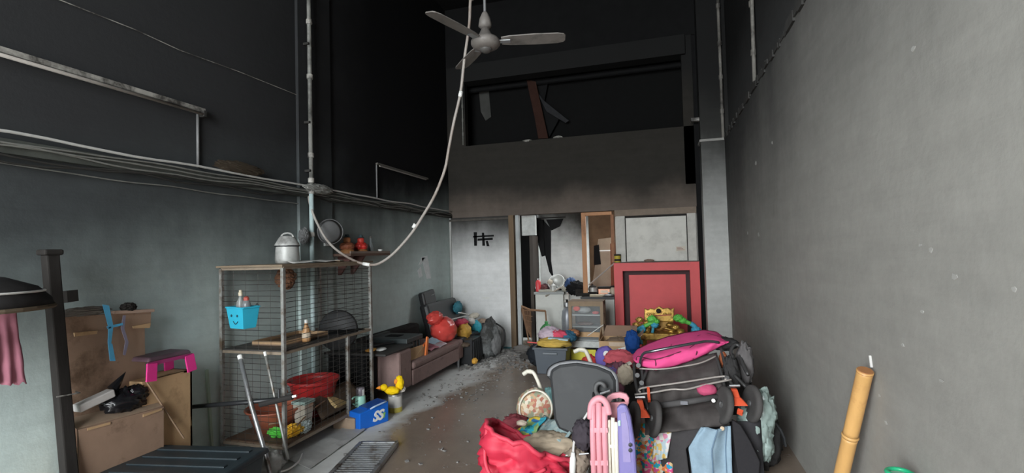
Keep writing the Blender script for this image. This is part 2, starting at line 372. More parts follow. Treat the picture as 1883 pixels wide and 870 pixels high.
# ---------------- ledge with old cables along the left wall
struct(MB().box((XL, .2, 2.30), (XL+.05, YB, 2.385)).build('trim_11', mat('sooty_ledge', (.09, .095, .085), .85, .6, 7)), 'sooty ledge running along the left wall')
def cable(name, zs, xo, r, mtl, label, group=None, y0=.4, y1=8.36, wob=.012, seed=0):
    pts = []
    n = 46
    for i in range(n+1):
        y = y0 + (y1-y0)*i/n
        z = zs(y) + wob*noise.noise(Vector((y*1.7, seed*3.3, 0)))*2
        pts.append((XL+.05+xo+.008*noise.noise(Vector((y*2.1, 0, seed*2.7))), y, z))
    tag(MB().tube(pts, r, 6).build(name, mtl, smooth=True), label, 'cable', group)
M_cabw = mat('pale_cable', (.62, .61, .58), .5, .3, 9)
M_cabg = mat('melted_grey_cable', (.22, .22, .20), .7, .6, 9)
M_cabb = mat('burnt_cable', (.045, .043, .04), .8, .5, 9)
cable('cable', lambda y: 2.415, .014, .010, M_cabw, 'pale white cable, topmost along the left wall ledge')
for k, (dz, xo, lab) in enumerate(((-.03, .012, 'melted grey cable right below the white one on the ledge'), (-.052, .016, 'middle of three melted grey cables along the left ledge'), (-.075, .014, 'lowest of three melted grey cables along the left ledge'))):
    cable('cable', lambda y, dz=dz: 2.405+dz, xo, .0065, M_cabg, lab, 'grey cables along the left ledge', wob=.02, seed=k+2)
for k, (dz, xo, lab) in enumerate(((-.11, .010, 'upper burnt black cable sagging under the left ledge'), (-.135, .008, 'lower burnt black cable sagging under the left ledge'))):
    cable('cable', lambda y, dz=dz: 2.405+dz*(1 if y < 4.5 else .7), xo, .007, M_cabb, lab, 'burnt cables under the left ledge', wob=.03, seed=k+8)
cable('cable', lambda y: 2.27-.012*y, -.035, .005, M_cabg, 'thin grey cable drooping lowest under the left ledge', None, .4, 4.5, .015, 14)
tag(MB().blob((XL+.06, 3.62, 2.47), (.03, .26, .05), .35, 3, 5).build('debris_lump', mat('brown_debris', (.07, .055, .04), .9)), 'brown lump of burnt debris lying on the left ledge', 'debris')
tag(MB().tube([AX(x, y, XL+.012) for x, y in ((60, -20), (250, 55), (330, 92), (440, 132), (557, 179))], .0035, 5).build('wire', M_pipe_w), 'thin wire strung high across the left wall', 'wire')

# tube lamp remains on the left wall with their drop conduits
def lamp(y0, y1, z, label, drop):
    t = thing('tube_light', label, 'light', (XL, (y0+y1)/2, z))
    MB().box((XL, y0, z-.018), (XL+.045, y1, z+.018)).build('housing', M_pipe_w, t, bevel=.004)
    MB().tube([(XL+.06, y0+.03, z-.04), (XL+.06, y1-.04, z-.04)], .012, 8).build('tube', mat('sooty_glass_tube', (.36, .33, .30), .3, .4, 7), t, smooth=True)
    for y in (y0+.02, y1-.03): MB().box((XL+.02, y-.012, z-.06), (XL+.075, y+.012, z-.01)).build('lamp_holder', M_cabb, t)
    MB().tube([(XL+.014, y1-drop, z-.02), (XL+.014, y1-drop, 2.42)], .011, 8).build('conduit', mat('grey_conduit', (.20, .20, .20), .6, .4), t, smooth=True)
lamp(1.55, 3.28, 2.9, 'long sooty tube light high on the near left wall', .05)
t = thing('tube_light', 'thin burnt tube light on the left wall near the back', 'light', (XL, 6.7, 2.9))
MB().box((XL, 5.96, 2.885), (XL+.03, 7.5, 2.91)).build('housing', mat('scorched_housing', (.16, .15, .13), .7, .5), t)
MB().tube([(XL+.012, 5.96, 2.88), (XL+.012, 5.96, 2.43)], .01, 8).build('conduit', _mc['grey_conduit'], t)
MB().tube([(XL+.035, 6.0, 2.87), (XL+.035, 7.4, 2.87)], .01, 6).build('tube', _mc['sooty_glass_tube'], t)

# vertical wall pipe
t = thing('wall_pipe', 'upright pipe on the left wall, pale blue at the foot', 'pipe', (-3.56, 4.54, 0))
MB().tube([(-3.565, 4.54, 0), (-3.565, 4.54, 2.36)], .024, 12).build('lower_pipe', mat('pale_blue_pipe', (.50, .62, .62), .45, .25, 8, dirt=(.2, .22, .22), dirtamt=.3), t, smooth=True)
MB().tube([(-3.565, 4.54, 2.36), (-3.565, 4.54, ZC)], .022, 12).build('upper_pipe', mat('sooty_pipe', (.26, .26, .24), .6, .5, 6, dirt=(.05, .05, .045), dirtamt=.5), t, smooth=True)
for z in (1.9, 2.36, 2.48, 2.75, 3.6, 4.2): MB().lathe([(.03, -.025), (.032, -.02), (.032, .02), (.03, .025)], (-3.565, 4.54, z), seg=12).build('coupling', M_pipe_w, t)
for z in (2.58, 3.1, 3.95): MB().box((-3.62, 4.50, z-.012), (-3.55, 4.58, z+.012)).build('pipe_clip', M_cabb, t)
# wrapped junction where cables cross the pipe
tag(MB().blob((-3.56, 4.66, 2.40), (.05, .22, .05), .3, 3, 2).build('cable_wrap', mat('pale_wrap', (.30, .30, .28), .8, .6, 10)), 'pale taped cable bundle beside the upright pipe', 'cable wrap')

# pipes on the right and at the back
def rpipe(pts, r, label, mtl):
    t = thing('conduit_pipe', label, 'pipe', pts[-1])
    MB().tube(pts, r, 8).build('pipe', mtl, t, smooth=True)
    p, q = Vector(pts[0]), Vector(pts[-1])
    for k in (.12, .3, .5, .68, .86): MB().tube([p.lerp(q, k)-(q-p).normalized()*.03, p.lerp(q, k)+(q-p).normalized()*.03], r*1.35, 8).build('coupling', mtl, t)
M_rp = mat('scorched_white_pipe', (.27, .255, .23), .6, .6, 5, dirt=(.05, .045, .04), dirtamt=.5)
rpipe([(.985, 5.66, ZC), (.985, 5.66, 4.2), (.985, 5.7, 3.27)], .02, 'scorched pipe running down to the right wall ledge', M_rp)
rpipe([(.93, 8.0, ZC), (.93, 8.0, 4.5), (.93, 8.0, 3.27)], .022, 'scorched pipe on the corner column', M_rp)
rpipe([(-3.34, YB-.02, 5.0), (-3.34, YB-.02, 3.6)], .012, 'thin black conduit at the left end of the loft', M_cabg)
tag(MB().cbox((.56, 8.2, 3.62), (.12, .1, .05)).build('bracket', M_pipe_w), 'small pale bracket beside the column top', 'bracket')
# broken bits on the parapet edge
for k, (px, py, w) in enumerate(((968, 259, .18), (1025, 252, .15))):
    p = AY(px, py, YB+.0); tag(MB().blob(p+Vector((0, .04, .0)), (w/2, .05, .025), .3, 4, k).build('plaster_scrap', M_pipe_w), ('white plaster scrap on the parapet, left one', 'white plaster scrap on the parapet, right one')[k], 'debris')

# burnt sheets hanging in the loft
t = thing('burnt_curtain', 'torn scorched curtain hanging in the loft opening', 'curtain', AY(1000, 250, 8.7))
Y_ = 8.75
zr = AY(985, 150, Y_).z
MB().tube([(-3.5, Y_+.05, zr), (.57, Y_+.05, zr)], .05, 8).build('rail', M_black, t)
MB().prism([AY(x, y, Y_) for x, y in ((968, 146), (985, 150), (996, 200), (1008, 254), (990, 255), (983, 215))], (0, .012, 0)).build('brown_strip', mat('scorched_brown_cloth', (.05, .024, .018), .9, .5), t)
MB().prism([AY(x, y, Y_+.06) for x, y in ((985, 165), (1000, 185), (1046, 222), (1040, 226), (1005, 205))], (0, .012, 0)).build('grey_strip', mat('ash_grey_cloth', (.04, .04, .043), .9, .5), t)
MB().prism([AY(x, y, Y_+.12) for x, y in ((960, 140), (1010, 140), (1000, 190), (1030, 215), (1010, 252), (988, 200))], (0, .012, 0)).build('black_strip', M_black, t)
tag(MB().prism([AY(x, y, 8.96) for x, y in ((880, 160), (898, 158), (903, 215), (893, 222), (884, 205))], (0, .015, 0)).build('soot_free_patch', mat('grey_patch', (.08, .08, .075), .9, .5, 5), None), 'pale grey board leaning inside the loft, left end', 'board')

# ---------------- ceiling fan
hub = AY(893, 80, 3.8)
t = thing('ceiling_fan', 'three-bladed ceiling fan hanging from a long rod', 'fan', (hub.x, hub.y, hub.z))
M_fan = mat('sooty_cream_fan', (.21, .19, .175), .55, .35, 9, dirt=(.07, .065, .06), dirtamt=.3)
MB().tube([hub+V((0, 0, .18)), (hub.x, hub.y, ZC)], .011, 8).build('rod', mat('grey_rod', (.24, .24, .25), .5), t, smooth=True)
MB().lathe([(.0, .0), (.012, .26), (.022, .25), (.045, .20), (.055, .14), (.03, .12)][1:], hub, seg=20).build('canopy_cup', M_fan, t, smooth=True)
MB().lathe([(.0, -.05), (.06, -.046), (.10, -.03), (.118, -.008), (.118, .018), (.10, .04), (.06, .055), (.03, .12)], hub, seg=28).build('motor', M_fan, t, smooth=True)
MB().lathe([(.0, -.075), (.03, -.072), (.05, -.055), (.052, -.045)], hub, seg=20).build('cap', mat('dark_cap', (.10, .095, .09), .4), t, smooth=True)
for a in (13, 131, 251):
    c, s = cos(R(a)), sin(R(a)); u = V((c, s, 0)); w = V((-s, c, 0))
    iron = MB().bar(hub+u*.08+V((0, 0, .01)), hub+u*.2+V((0, 0, .01)), .05, .008).build('blade_iron', M_steel, t)
    prof = [(.13, .045), (.2, .058), (.40, .066), (.58, .062), (.625, .05), (.64, .03)]
    tilt = -.2
    up = [hub + u*x + w*y + V((0, 0, .012 + y*tilt)) for x, y in prof]
    lo = [hub + u*x - w*y + V((0, 0, .012 - y*tilt)) for x, y in prof[::-1]]
    MB().prism(up+lo, (0, 0, .008)).build('blade', M_fan, t)
# fallen conduit that hangs in a loop
pp = [(869, -45, 4.0), (865, 0, 4.0), (863, 45, 4.02), (854, 110, 4.05), (847, 170, 4.1), (834, 228, 4.12), (825, 275, 4.15), (818, 312, 4.15), (800, 358, 4.2), (780, 393, 4.25), (756, 430, 4.3), (725, 465, 4.36), (700, 483, 4.4), (682, 487, 4.42), (655, 481, 4.45), (622, 462, 4.48), (600, 440, 4.5), (584, 412, 4.52), (574, 388, 4.53), (569, 370, 4.54), (567, 352, 4.54)]
t = thing('hanging_conduit', 'long white flexible conduit drooping in a loop from the ceiling', 'conduit', AY(682, 487, 4.42))
P_ = [AY(*q) for q in pp]
P_ = [V((P_[0].x+.02, P_[0].y, ZC))] + P_
MB().tube(smooth_path(P_, 5), .013, 8).build('hose', mat('smoky_white_conduit', (.38, .345, .315), .55, .3, 5, dirt=(.22, .17, .14), dirtamt=.4), t, smooth=True)
for px, py, yy, qx, qy in ((764, 412, 4.27, 760, 419), (848, 168, 4.1, 846, 178), (680, 487, 4.42, 668, 485)):
    MB().tube([AY(px, py, yy), AY(qx, qy, yy)], .018, 10).build('sleeve', M_white, t, smooth=True)
# ================================================================ LEFT SIDE
# ---------------- wire cage
CX0, CX1, CY0, CY1, CZ1, CZS, CZB = -3.60, -2.97, 3.42, 4.70, 1.575, .88, .12
t = thing('pet_cage', 'two-tier rusty wire pet cage against the left wall', 'cage', ((CX0+CX1)/2, (CY0+CY1)/2, 0)); cage = t
M_post = mat('galvanised_angle', (.36, .36, .34), .5, .4, 25, .5, dirt=(.14, .10, .07), dirtamt=.4)
M_rail = mat('rusty_rail', (.30, .24, .18), .6, .4, 18, .3)
for x, y in ((CX0, CY0), (CX1, CY0), (CX0, CY1), (CX1, CY1)):
    MB().box((x-.014, y-.014, 0), (x+.014, y+.014, CZ1)).build('post', M_post, t)
MB().box((CX1-.012, 4.27, 0), (CX1+.014, 4.30, CZS)).build('post', M_post, t)
for z in (CZB, CZS, CZ1):
    for a, b_ in (((CX0, CY0, z), (CX1, CY0, z)), ((CX1, CY0, z), (CX1, CY1, z)), ((CX1, CY1, z), (CX0, CY1, z)), ((CX0, CY1, z), (CX0, CY0, z))):
        MB().bar(a, b_, .018, .022).build('rail', M_rail, t)
def mesh_panel(fix, ax, a0, a1, z0, z1, dz=.046, dv=.075, r=.0022, seed=0):
    mb = MB(); g = random.Random(seed)
    n = int((z1-z0)/dz)
    for i in range(1, n):
        z = z0+(z1-z0)*i/n + g.uniform(-.006, .006); q = g.uniform(-.006, .006)
        p = [(fix, a0, z), (fix, (a0+a1)/2, z+q), (fix, a1, z)] if ax == 'x' else [(a0, fix, z), ((a0+a1)/2, fix, z+q), (a1, fix, z)]
        mb.tube(p, r, 4, False)
    n = int((a1-a0)/dv)
    for i in range(1, n):
        a = a0+(a1-a0)*i/n
        p = [(fix, a, z0), (fix, a, z1)] if ax == 'x' else [(a, fix, z0), (a, fix, z1)]
        mb.tube(p, r*.8, 4, False)
    o = mb.build('wire_mesh', M_wire, cage); o['kind'] = 'stuff'
mesh_panel(CX1, 'x', CY0, CY1, CZS, CZ1, .040, .13, seed=1); mesh_panel(CX1, 'x', CY0, CY1, CZB, CZS, .046, .09, seed=2)
mesh_panel(CY0, 'y', CX0, CX1, CZS, CZ1, .046, .11, seed=3); mesh_panel(CY0, 'y', CX0, CX1, CZB, CZS, .046, .075, seed=4)
mesh_panel(CY1, 'y', CX0, CX1, CZB, CZS, .05, .1, seed=5); mesh_panel(CY1, 'y', CX0, CX1, CZS, CZ1, .05, .1, seed=6)
MB().box((CX0-.03, CY0-.03, CZ1+.011), (CX1+.02, CY1+.03, CZ1+.028)).build('top_board', mat('sooty_board', (.22, .17, .12), .8, .4, 6), t)
MB().box((CX0+.01, CY0+.0, CZS+.008), (CX1-.01, 4.22, CZS+.022)).build('shelf', mat('black_tray', (.05, .046, .042), .6, .4, 8), t)
MB().box((CX0+.01, CY0+.01, CZB+.006), (CX1-.01, CY1-.01, CZB+.02)).build('floor_tray', mat('brown_tray', (.15, .10, .07), .8, .5, 8), t)
# inside the cage, lower tier
ZF = CZB+.021
def basin(name, c, r, h, mtl, label, cat):
    t = thing(name, label, cat, c)
    MB().lathe([(r*.68, 0), (r*.95, h*.92), (r, h), (r*1.05, h), (r*1.05, h*.95), (r*.98, h*.9), (r*.90, h*.86), (r*.62, .012), (0, .012)], c, seg=30).build('bowl', mtl, t, smooth=True)
    MB().tube([V(c)+V((r*1.04*cos(a*pi/15), r*1.04*sin(a*pi/15), h)) for a in range(30)], .008, 6, closed=True).build('rim', mtl, t, smooth=True)
basin('plastic_basin', (-3.33, 3.72, ZF), .23, .20, mat('terracotta_plastic', (.38, .11, .06), .5, .3, 8, dirt=(.16, .06, .04), dirtamt=.3), 'brick-orange plastic basin at the near end inside the cage', 'basin')
basin('plastic_basin', (-3.30, 4.20, ZF), .23, .33, mat('red_plastic', (.42, .025, .025), .4, .2, 8), 'bright red plastic basin deep inside the cage', 'basin')
t = thing('storage_jar', 'clear plastic storage jar with a green lid in the cage', 'jar', (-3.08, 3.78, ZF))
mb = MB(); mb.hexa([V((-3.08, 3.78, ZF+.03))+V((sx*w, sy*w, z)) for z, w in ((0, .05), (.2, .064)) for sx, sy in ((-1, -1), (1, -1), (1, 1), (-1, 1))])
mb.build('body', mat('cloudy_plastic', (.50, .47, .40), .3, .3, 9, dirt=(.45, .2, .1), dirtamt=.2), t, bevel=.012)
MB().cbox((-3.08, 3.78, ZF+.245), (.145, .145, .03)).build('lid', mat('sage_lid', (.34, .46, .42), .5), t, bevel=.008)
MB().cbox((-3.08, 3.78, ZF+.015), (.09, .09, .03)).build('foot', mat('sage_lid2', (.34, .42, .4), .5), t)
tag(MB().cbox((-3.12, 4.40, ZF+.10), (.18, .50, .03), (R(-12), R(38), 0)).build('plank', mat('yellow_plank', (.62, .44, .20), .7, .3, 9)), 'yellow plank leaning by the red basin', 'plank')
mb = MB().cloth((-3.02, 3.95, ZF+.03), (-3.02, 4.62, ZF+.05), (-3.2, 4.62, ZF+.22), (-3.14, 3.95, ZF+.2), 16, 8, .02, 6, 3)
tag(mb.build('mat_scrap', mat('brown_mat', (.12, .085, .06), .9, .4), solid=.015, smooth=True), 'burnt brown mat slumped along the cage front', 'mat')
tag(MB().blob((-3.15, 3.56, ZF+.045), (.10, .05, .035), .5, 4, 3, ridge=True).build('toy', mat('lime_plastic', (.12, .62, .08), .4)), 'lime green plastic toy at the near cage corner', 'toy')
tag(MB().blob((-3.06, 3.62, ZF+.05), (.07, .10, .045), .4, 4, 6).build('toy', mat('yellow_plastic', (.85, .50, .04), .4)), 'crumpled yellow plastic piece on the cage floor', 'toy')
tag(MB().blob((-3.02, 3.72, ZF+.045), (.04, .07, .045), .5, 4, 9).build('plastic_scrap', mat('pale_plastic', (.50, .58, .58), .4)), 'crushed pale plastic cup by the clear jar', 'cup')
M_twig = mat('dry_twig', (.36, .24, .16), .8, .4)
for k, (a, b_) in enumerate((((-3.05, 3.48, .62), (-3.35, 3.9, .42)), ((-3.05, 3.47, .3), (-3.4, 3.62, .17)), ((-3.0, 3.6, .24), (-3.1, 4.1, .30)))):
    tag(MB().tube(smooth_path([a, V(a).lerp(V(b_), .5)+V((0, 0, .02)), b_], 4), .007, 6).build('twig', M_twig), ('dry twig reaching down behind the metal legs', 'short dry twig lying low at the near cage corner', 'dry twig leaning on the clear jar')[k], 'twig')
# upper tier
t = thing('sauce_bottle', 'small orange bottle standing on the cage shelf', 'bottle', (-3.08, 3.83, CZS+.023))
MB().lathe([(0, 0), (.035, .002), (.038, .02), (.036, .09), (.018, .14), (.013, .17)], (-3.08, 3.83, CZS+.023), seg=14).build('body', mat('amber_plastic', (.52, .28, .12), .4), t, smooth=True)
MB().lathe([(.016, .165), (.016, .195), (0, .197)], (-3.08, 3.83, CZS+.023), seg=12).build('cap', M_white, t)
MB().lathe([(.0385, .035), (.039, .036), (.039, .08), (.0385, .081)], (-3.08, 3.83, CZS+.023), seg=14).build('label_band', mat('cream_label', (.6, .5, .38), .6), t)
t = thing('serving_tray', 'shallow wooden tray lying on the cage shelf', 'tray', (-3.3, 3.95, CZS+.023))
MB().box((-3.46, 3.6, CZS+.023), (-3.12, 4.19, CZS+.033)).build('base', mat('dull_brown_board', (.20, .14, .10), .8), t)
for a, b_ in (((-3.46, 3.6), (-3.445, 4.19)), ((-3.135, 3.6), (-3.12, 4.19)), ((-3.445, 3.6), (-3.135, 3.615)), ((-3.445, 4.175), (-3.135, 4.19))):
    MB().box((a[0], a[1], CZS+.033), (b_[0], b_[1], CZS+.06)).build('rim', M_wood, t)
tag(MB().lathe([(0, -.012), (.2, -.012), (.215, 0), (.2, .018), (.05, .03), (0, .03)], (-3.30, 4.60, CZS+.0), (.25, -1, .1), 26, 1, 1).build('round_pan', mat('blackened_pan', (.025, .025, .026), .6, .4), smooth=True), 'round blackened pan leaning inside the far end of the cage', 'pan')
tag(MB().blob((-3.46, 4.02, 1.46), (.09, .09, .10), .25, 3, 12).build('scorched_box', mat('scorched_brown_paper', (.20, .10, .06), .9, .5)), 'scorched brown paper bundle hung under the cage top', 'bundle')
tag(MB().cloth((-3.4, 4.2, .9), (-3.0, 4.2, .9), (-3.02, 4.66, .89), (-3.4, 4.66, .89), 6, 6, .02, 6, 4).build('burnt_sheet', M_black, solid=.01), 'black burnt sheet on the far end of the cage shelf', 'sheet')
# blue smiling basket hung on the near side of the cage
B0 = AY(447, 603, CY0-.1); bx, by, bz = B0.x, CY0-.1, B0.z
t = thing('hanging_basket', 'bright blue basket with a smiling face hung on the cage', 'basket', (bx, by, bz), R(-12))
M_blue = mat('sky_blue_plastic', (.03, .42, .60), .4, .15, 8, bump=0)
MBk = Matrix.Translation((bx, by, bz)) @ Matrix.Rotation(R(-12), 4, 'Z')
def bpt(x, y, z): return MBk @ V((x, y, z))
w0, w1, d0, d1, h = .085, .108, .055, .075, .17
out_b = [(-w0, -d0), (w0, -d0), (w0, d0), (-w0, d0)]; out_t = [(-w1, -d1), (w1, -d1), (w1, d1), (-w1, d1)]
mb = MB(); vs = [bpt(x, y, 0) for x, y in out_b]+[bpt(x, y, h) for x, y in out_t]+[bpt(x*.94, y*.94, h) for x, y in out_t]+[bpt(x*.94, y*.94, .008) for x, y in out_b]
fs = [(3, 2, 1, 0)]+[(i, (i+1) % 4, 4+(i+1) % 4, 4+i) for i in range(4)]+[(4+i, 4+(i+1) % 4, 8+(i+1) % 4, 8+i) for i in range(4)]+[(8+i, 8+(i+1) % 4, 12+(i+1) % 4, 12+i) for i in range(4)]+[(12, 13, 14, 15)]
mb.add(vs, fs); mb.build('tub', M_blue, t, bevel=.004)
for a in range(4): MB().bar(bpt(*out_t[a], h), bpt(*out_t[(a+1) % 4], h), .014, .012).build('rim', M_blue, t, bevel=.003)
M_ink = mat('dark_ink', (.01, .06, .09), .6)
fy = lambda z: -(d0+(d1-d0)*z/h)-.0015
for ex in (-.045, .03): MB().lathe([(0, .002), (.011, .001), (.011, -.001)], bpt(ex, fy(.105), .105), (sin(R(-12))*1, -cos(R(-12)), .1), 12).build('eye', M_ink, t)
MB().tube([bpt(-.03+.06*k/8, fy(.055)-.0005, .06-.022*sin(pi*k/8)) for k in range(9)], .0035, 6).build('smile', M_ink, t)
for k in (-.05, .05): MB().tube([bpt(k, d1, h), bpt(k, d1+.015, h+.02), bpt(k, d1+.03, h), bpt(k, d1+.03, h-.03)], .004, 6).build('hook', M_wire, t)
t = thing('drinking_bottle', 'clear bottle with a beige cap in the blue basket', 'bottle', bpt(-.03, 0, .01))
MB().lathe([(.03, 0), (.034, .01), (.036, .16), (.03, .20), (.014, .235), (.013, .25)], bpt(-.03, 0, .01), seg=16).build('body', mat('smoky_bottle', (.30, .31, .30), .15, .2, 8, alpha=.75), t, smooth=True)
MB().lathe([(.016, .25), (.016, .275), (.011, .28), (.011, .295), (.0, .297)], bpt(-.03, 0, .01), seg=12).build('cap', mat('beige_cap', (.62, .54, .40), .5), t)
t = thing('feeding_bottle', 'dark clear bottle with a red top in the blue basket', 'bottle', bpt(.045, .0, .01))
MB().lathe([(.03, 0), (.034, .01), (.036, .15), (.034, .18), (.025, .21), (.02, .215)], bpt(.045, 0, .01), seg=16).build('body', mat('grey_bottle', (.22, .23, .24), .12, .2, 8, alpha=.8), t, smooth=True)
MB().lathe([(.022, .213), (.022, .235), (.01, .245), (0, .246)], bpt(.045, 0, .01), seg=12).build('cap', mat('dull_red_cap', (.40, .08, .06), .5), t)
# on top of the cage
ZT = CZ1+.029
t = thing('rice_cooker', 'sooty grey cooker standing on top of the cage', 'cooker', (-3.42, 4.0, ZT))
M_cook = mat('sooty_aluminium', (.50, .50, .48), .5, .35, 8, .2, dirt=(.14, .13, .12), dirtamt=.4)
MB().lathe([(.09, 0), (.105, .01), (.11, .04), (.102, .16), (.10, .165)], (-3.42, 4.0, ZT), seg=22).build('body', M_cook, t, smooth=True)
MB().lathe([(.112, .165), (.112, .18), (.10, .20), (.07, .25), (.055, .262), (.0, .265)], (-3.42, 4.0, ZT), seg=22).build('lid', M_cook, t, smooth=True)
MB().lathe([(.104, .158), (.115, .162), (.115, .170), (.104, .174)], (-3.42, 4.0, ZT), seg=22).build('seal', M_blackpl, t)
MB().tube(arc((-3.42, 4.0, ZT+.25), (1, 0, 0), (0, 0, 1),   .07, .04, 0, pi, 8), .009, 6).build('handle', M_cook, t)
tag(MB().cloth((-3.15, 3.75, ZT+.012), (-3.02, 4.32, ZT+.012), (-3.3, 4.42, ZT+.02), (-3.42, 3.92, ZT+.02), 10, 8, .012, 7, 8).build('paper_sheet', mat('crumpled_paper', (.62, .61, .58), .8), solid=.003, smooth=True), 'crumpled white sheet lying on the cage top', 'paper')
tag(MB().cbox((-3.25, 4.48, ZT+.008), (.16, .2, .012), (0, 0, .4)).build('wood_scrap', M_wood), 'flat wood scrap on the cage top by the sheet', 'wood scrap')

# things hung on the wall above the cage
t = thing('wall_fan', 'round grey wall fan beside the upright pipe', 'fan', (XL, 4.95, 1.93))
M_gf = mat('sooty_fan_grey', (.13, .13, .13), .7, .4, 8)
cF = V((XL+.17, 4.72, 1.93)); axF = V((1, -.75, .05)).normalized(); aF, bF, _ = frame(axF)
MB().lathe([(.0, -.045), (.10, -.035), (.135, -.0), (.10, .03), (0, .045)], cF, axF, 24).build('grille_shell', M_gf, t, smooth=True)
for k in range(3): MB().tube([cF+axF*.02*(2-k)+aF*(.135-.035*k)*cos(a*pi/14)+bF*(.135-.035*k)*sin(a*pi/14) for a in range(28)], .005, 5, closed=True).build('grille_ring', M_gf, t)
MB().tube([cF-axF*.04, (XL+.0, 4.84, 1.86)], .03, 10).build('arm', M_gf, t)
MB().box((XL+.035, 4.80, 1.78), (XL+.06, 4.91, 1.92)).build('mount', M_white, t)
tag(MB().blob((XL+.08, 4.42, 1.88), (.05, .05, .08), .3, 3, 7).build('hanging_lump', M_gf), 'grey melted lump hung left of the upright pipe', 'debris')
# altar shelf
t = thing('wall_shelf', 'small brown altar shelf bracketed on the left wall', 'shelf', (XL, 5.5, 1.66))
MB().box((XL, 4.98, 1.66), (XL+.26, 5.85, 1.69)).build('board', mat('brown_shelf_board', (.16, .095, .07), .7, .4), t, bevel=.003)
MB().box((XL+.245, 4.98, 1.69), (XL+.26, 5.85, 1.715)).build('lip', mat('grey_brown_lip', (.26, .20, .17), .7), t)
for y in (5.1, 5.35): MB().prism([(XL, y, 1.66), (XL+.2, y, 1.66), (XL+.03, y, 1.44), (XL, y, 1.44)], (0, .03, 0)).build('bracket', mat('dark_red_brown', (.14, .06, .05), .7), t)
def figure(y, c1, c2, label):
    t = thing('altar_figure', label, 'figurine', (XL+.13, y, 1.69)); o = (XL+.13, y, 1.69)
    MB().lathe([(.085, 0), (.09, .02), (.075, .045), (.05, .06), (.0, .062)], o, seg=14).build('base', mat('gilt_brown', (.35, .16, .06), .5), t)
    MB().blob(V(o)+V((0, 0, .085)), (.075, .09, .05), .3, 3, y).build('robe', c1, t, smooth=True)
    MB().lathe([(0, .12), (.035, .125), (.042, .15), (.038, .18), (.02, .20), (0, .202)], o, seg=12).build('head', c2, t, smooth=True)
    MB().lathe([(.05, .19), (.03, .2), (.02, .225), (0, .23)], o, seg=12).build('crown', mat('dark_teal_cap', (.05, .09, .10), .6), t)
figure(5.1, mat('burnt_orange', (.42, .14, .07), .6, .5), mat('orange_skin', (.60, .24, .10), .5), 'orange altar figure in a teal cap, left on the shelf')
figure(5.38, mat('bright_red_lacquer', (.72, .05, .04), .4, .3), mat('red_lacquer', (.72, .07, .05), .4), 'bright red altar figure in the middle of the shelf')
t = thing('glass_bottle', 'small grey glass bottle at the end of the altar shelf', 'bottle', (XL+.13, 5.60, 1.69))
MB().lathe([(.03, 0), (.034, .01), (.034, .10), (.015, .14), (.013, .19), (.0, .192)], (XL+.13, 5.60, 1.69), seg=14).build('body', mat('smoked_glass', (.22, .24, .24), .2), t, smooth=True)
MB().lathe([(.016, .19), (.016, .215), (0, .217)], (XL+.13, 5.60, 1.69), seg=10).build('cap', M_pipe_w, t)
tag(MB().lathe([(.02, 0), (.03, .05), (.027, .05), (.018, .006), (0, .006)], (XL+.19, 5.72, 1.69), seg=14).build('offering_cup', M_white, smooth=True), 'tiny white cup at the tip of the altar shelf', 'cup')

# ---------------- crutches, stick and frame in front of the cage
def leg(name, pts, r, mtl, label, cat, foot=True):
    t = thing(name, label, cat, pts[-1])
    MB().tube(pts, r, 10).build('shaft', mtl, t, smooth=True)
    p, q = V(pts[-2]), V(pts[-1]); d = (q-p).normalized()
    if foot: MB().tube([q-d*.05, q], r*1.4, 10).build('foot', M_blackpl, t)
    MB().tube([V(pts[0])-d*.005, V(pts[0])+d*.03], r*1.15, 10).build('collar', M_white, t)
    return t
leg('metal_leg', [AY(441, 655, 3.26), AY(462, 745, 3.2), AY(489, 838, 3.12), AZ(503, 895, 0)], .017, M_steel, 'thick silver tube leaning against the near side of the cage', 'tube')
leg('metal_leg', [AY(487, 648, 3.34), AY(505, 730, 3.32), AY(520, 800, 3.3), AY(530, 845, 3.28)], .010, M_post, 'thin silver tube leaning beside the thick one at the cage', 'tube', False)
t = thing('black_pole', 'sooty black pole laid across the front of the cage', 'pole', AY(440, 740, 3.2))
a, b_ = AY(345, 749, 3.15), AY(520, 734, 3.27); c_ = AY(541, 729, 3.29)
MB().tube([a, a.lerp(b_, .5), b_], [.016, .018, .018], 10).build('shaft', M_blackpl, t, smooth=True)
MB().tube([b_-(c_-b_)*2, c_-(c_-b_)*.15], .022, 10).build('grip', mat('burnt_rubber', (.03, .028, .027), .8), t)
MB().tube([c_-(c_-b_)*.2, c_+(c_-b_)*.2], .010, 10).build('tip', M_white, t)
MB().tube([AY(513, 733, 3.26), AY(513, 716, 3.26)], .01, 8).build('lever', M_blackpl, t)
# grey bag of rubbish by the tube foot
tag(MB().blob((-2.98, 3.2, .09), (.15, .12, .10), .35, 3, 31, flat=0).build('rubbish_bag', mat('grey_white_plastic', (.40, .40, .38), .4, .4, 9), smooth=True), 'crumpled greyish plastic bag at the foot of the silver tube', 'bag')
tag(MB().tube(smooth_path([AZ(515, 868, .05), AZ(532, 862, .03), AZ(550, 848, .02), AZ(556, 835, .02)], 4), .008, 6).build('electric_flex', M_white), 'short white cord on the floor by the cage foot', 'cord')
tag(MB().cloth(AZ(530, 846, .012), AZ(640, 780, .012), AZ(672, 790, .012), AZ(570, 862, .012), 10, 4, .012, 5, 4).build('plastic_sheet', mat('grey_sheet', (.42, .42, .41), .6), solid=.004), 'pale grey sheet lying under the front edge of the cage', 'sheet')

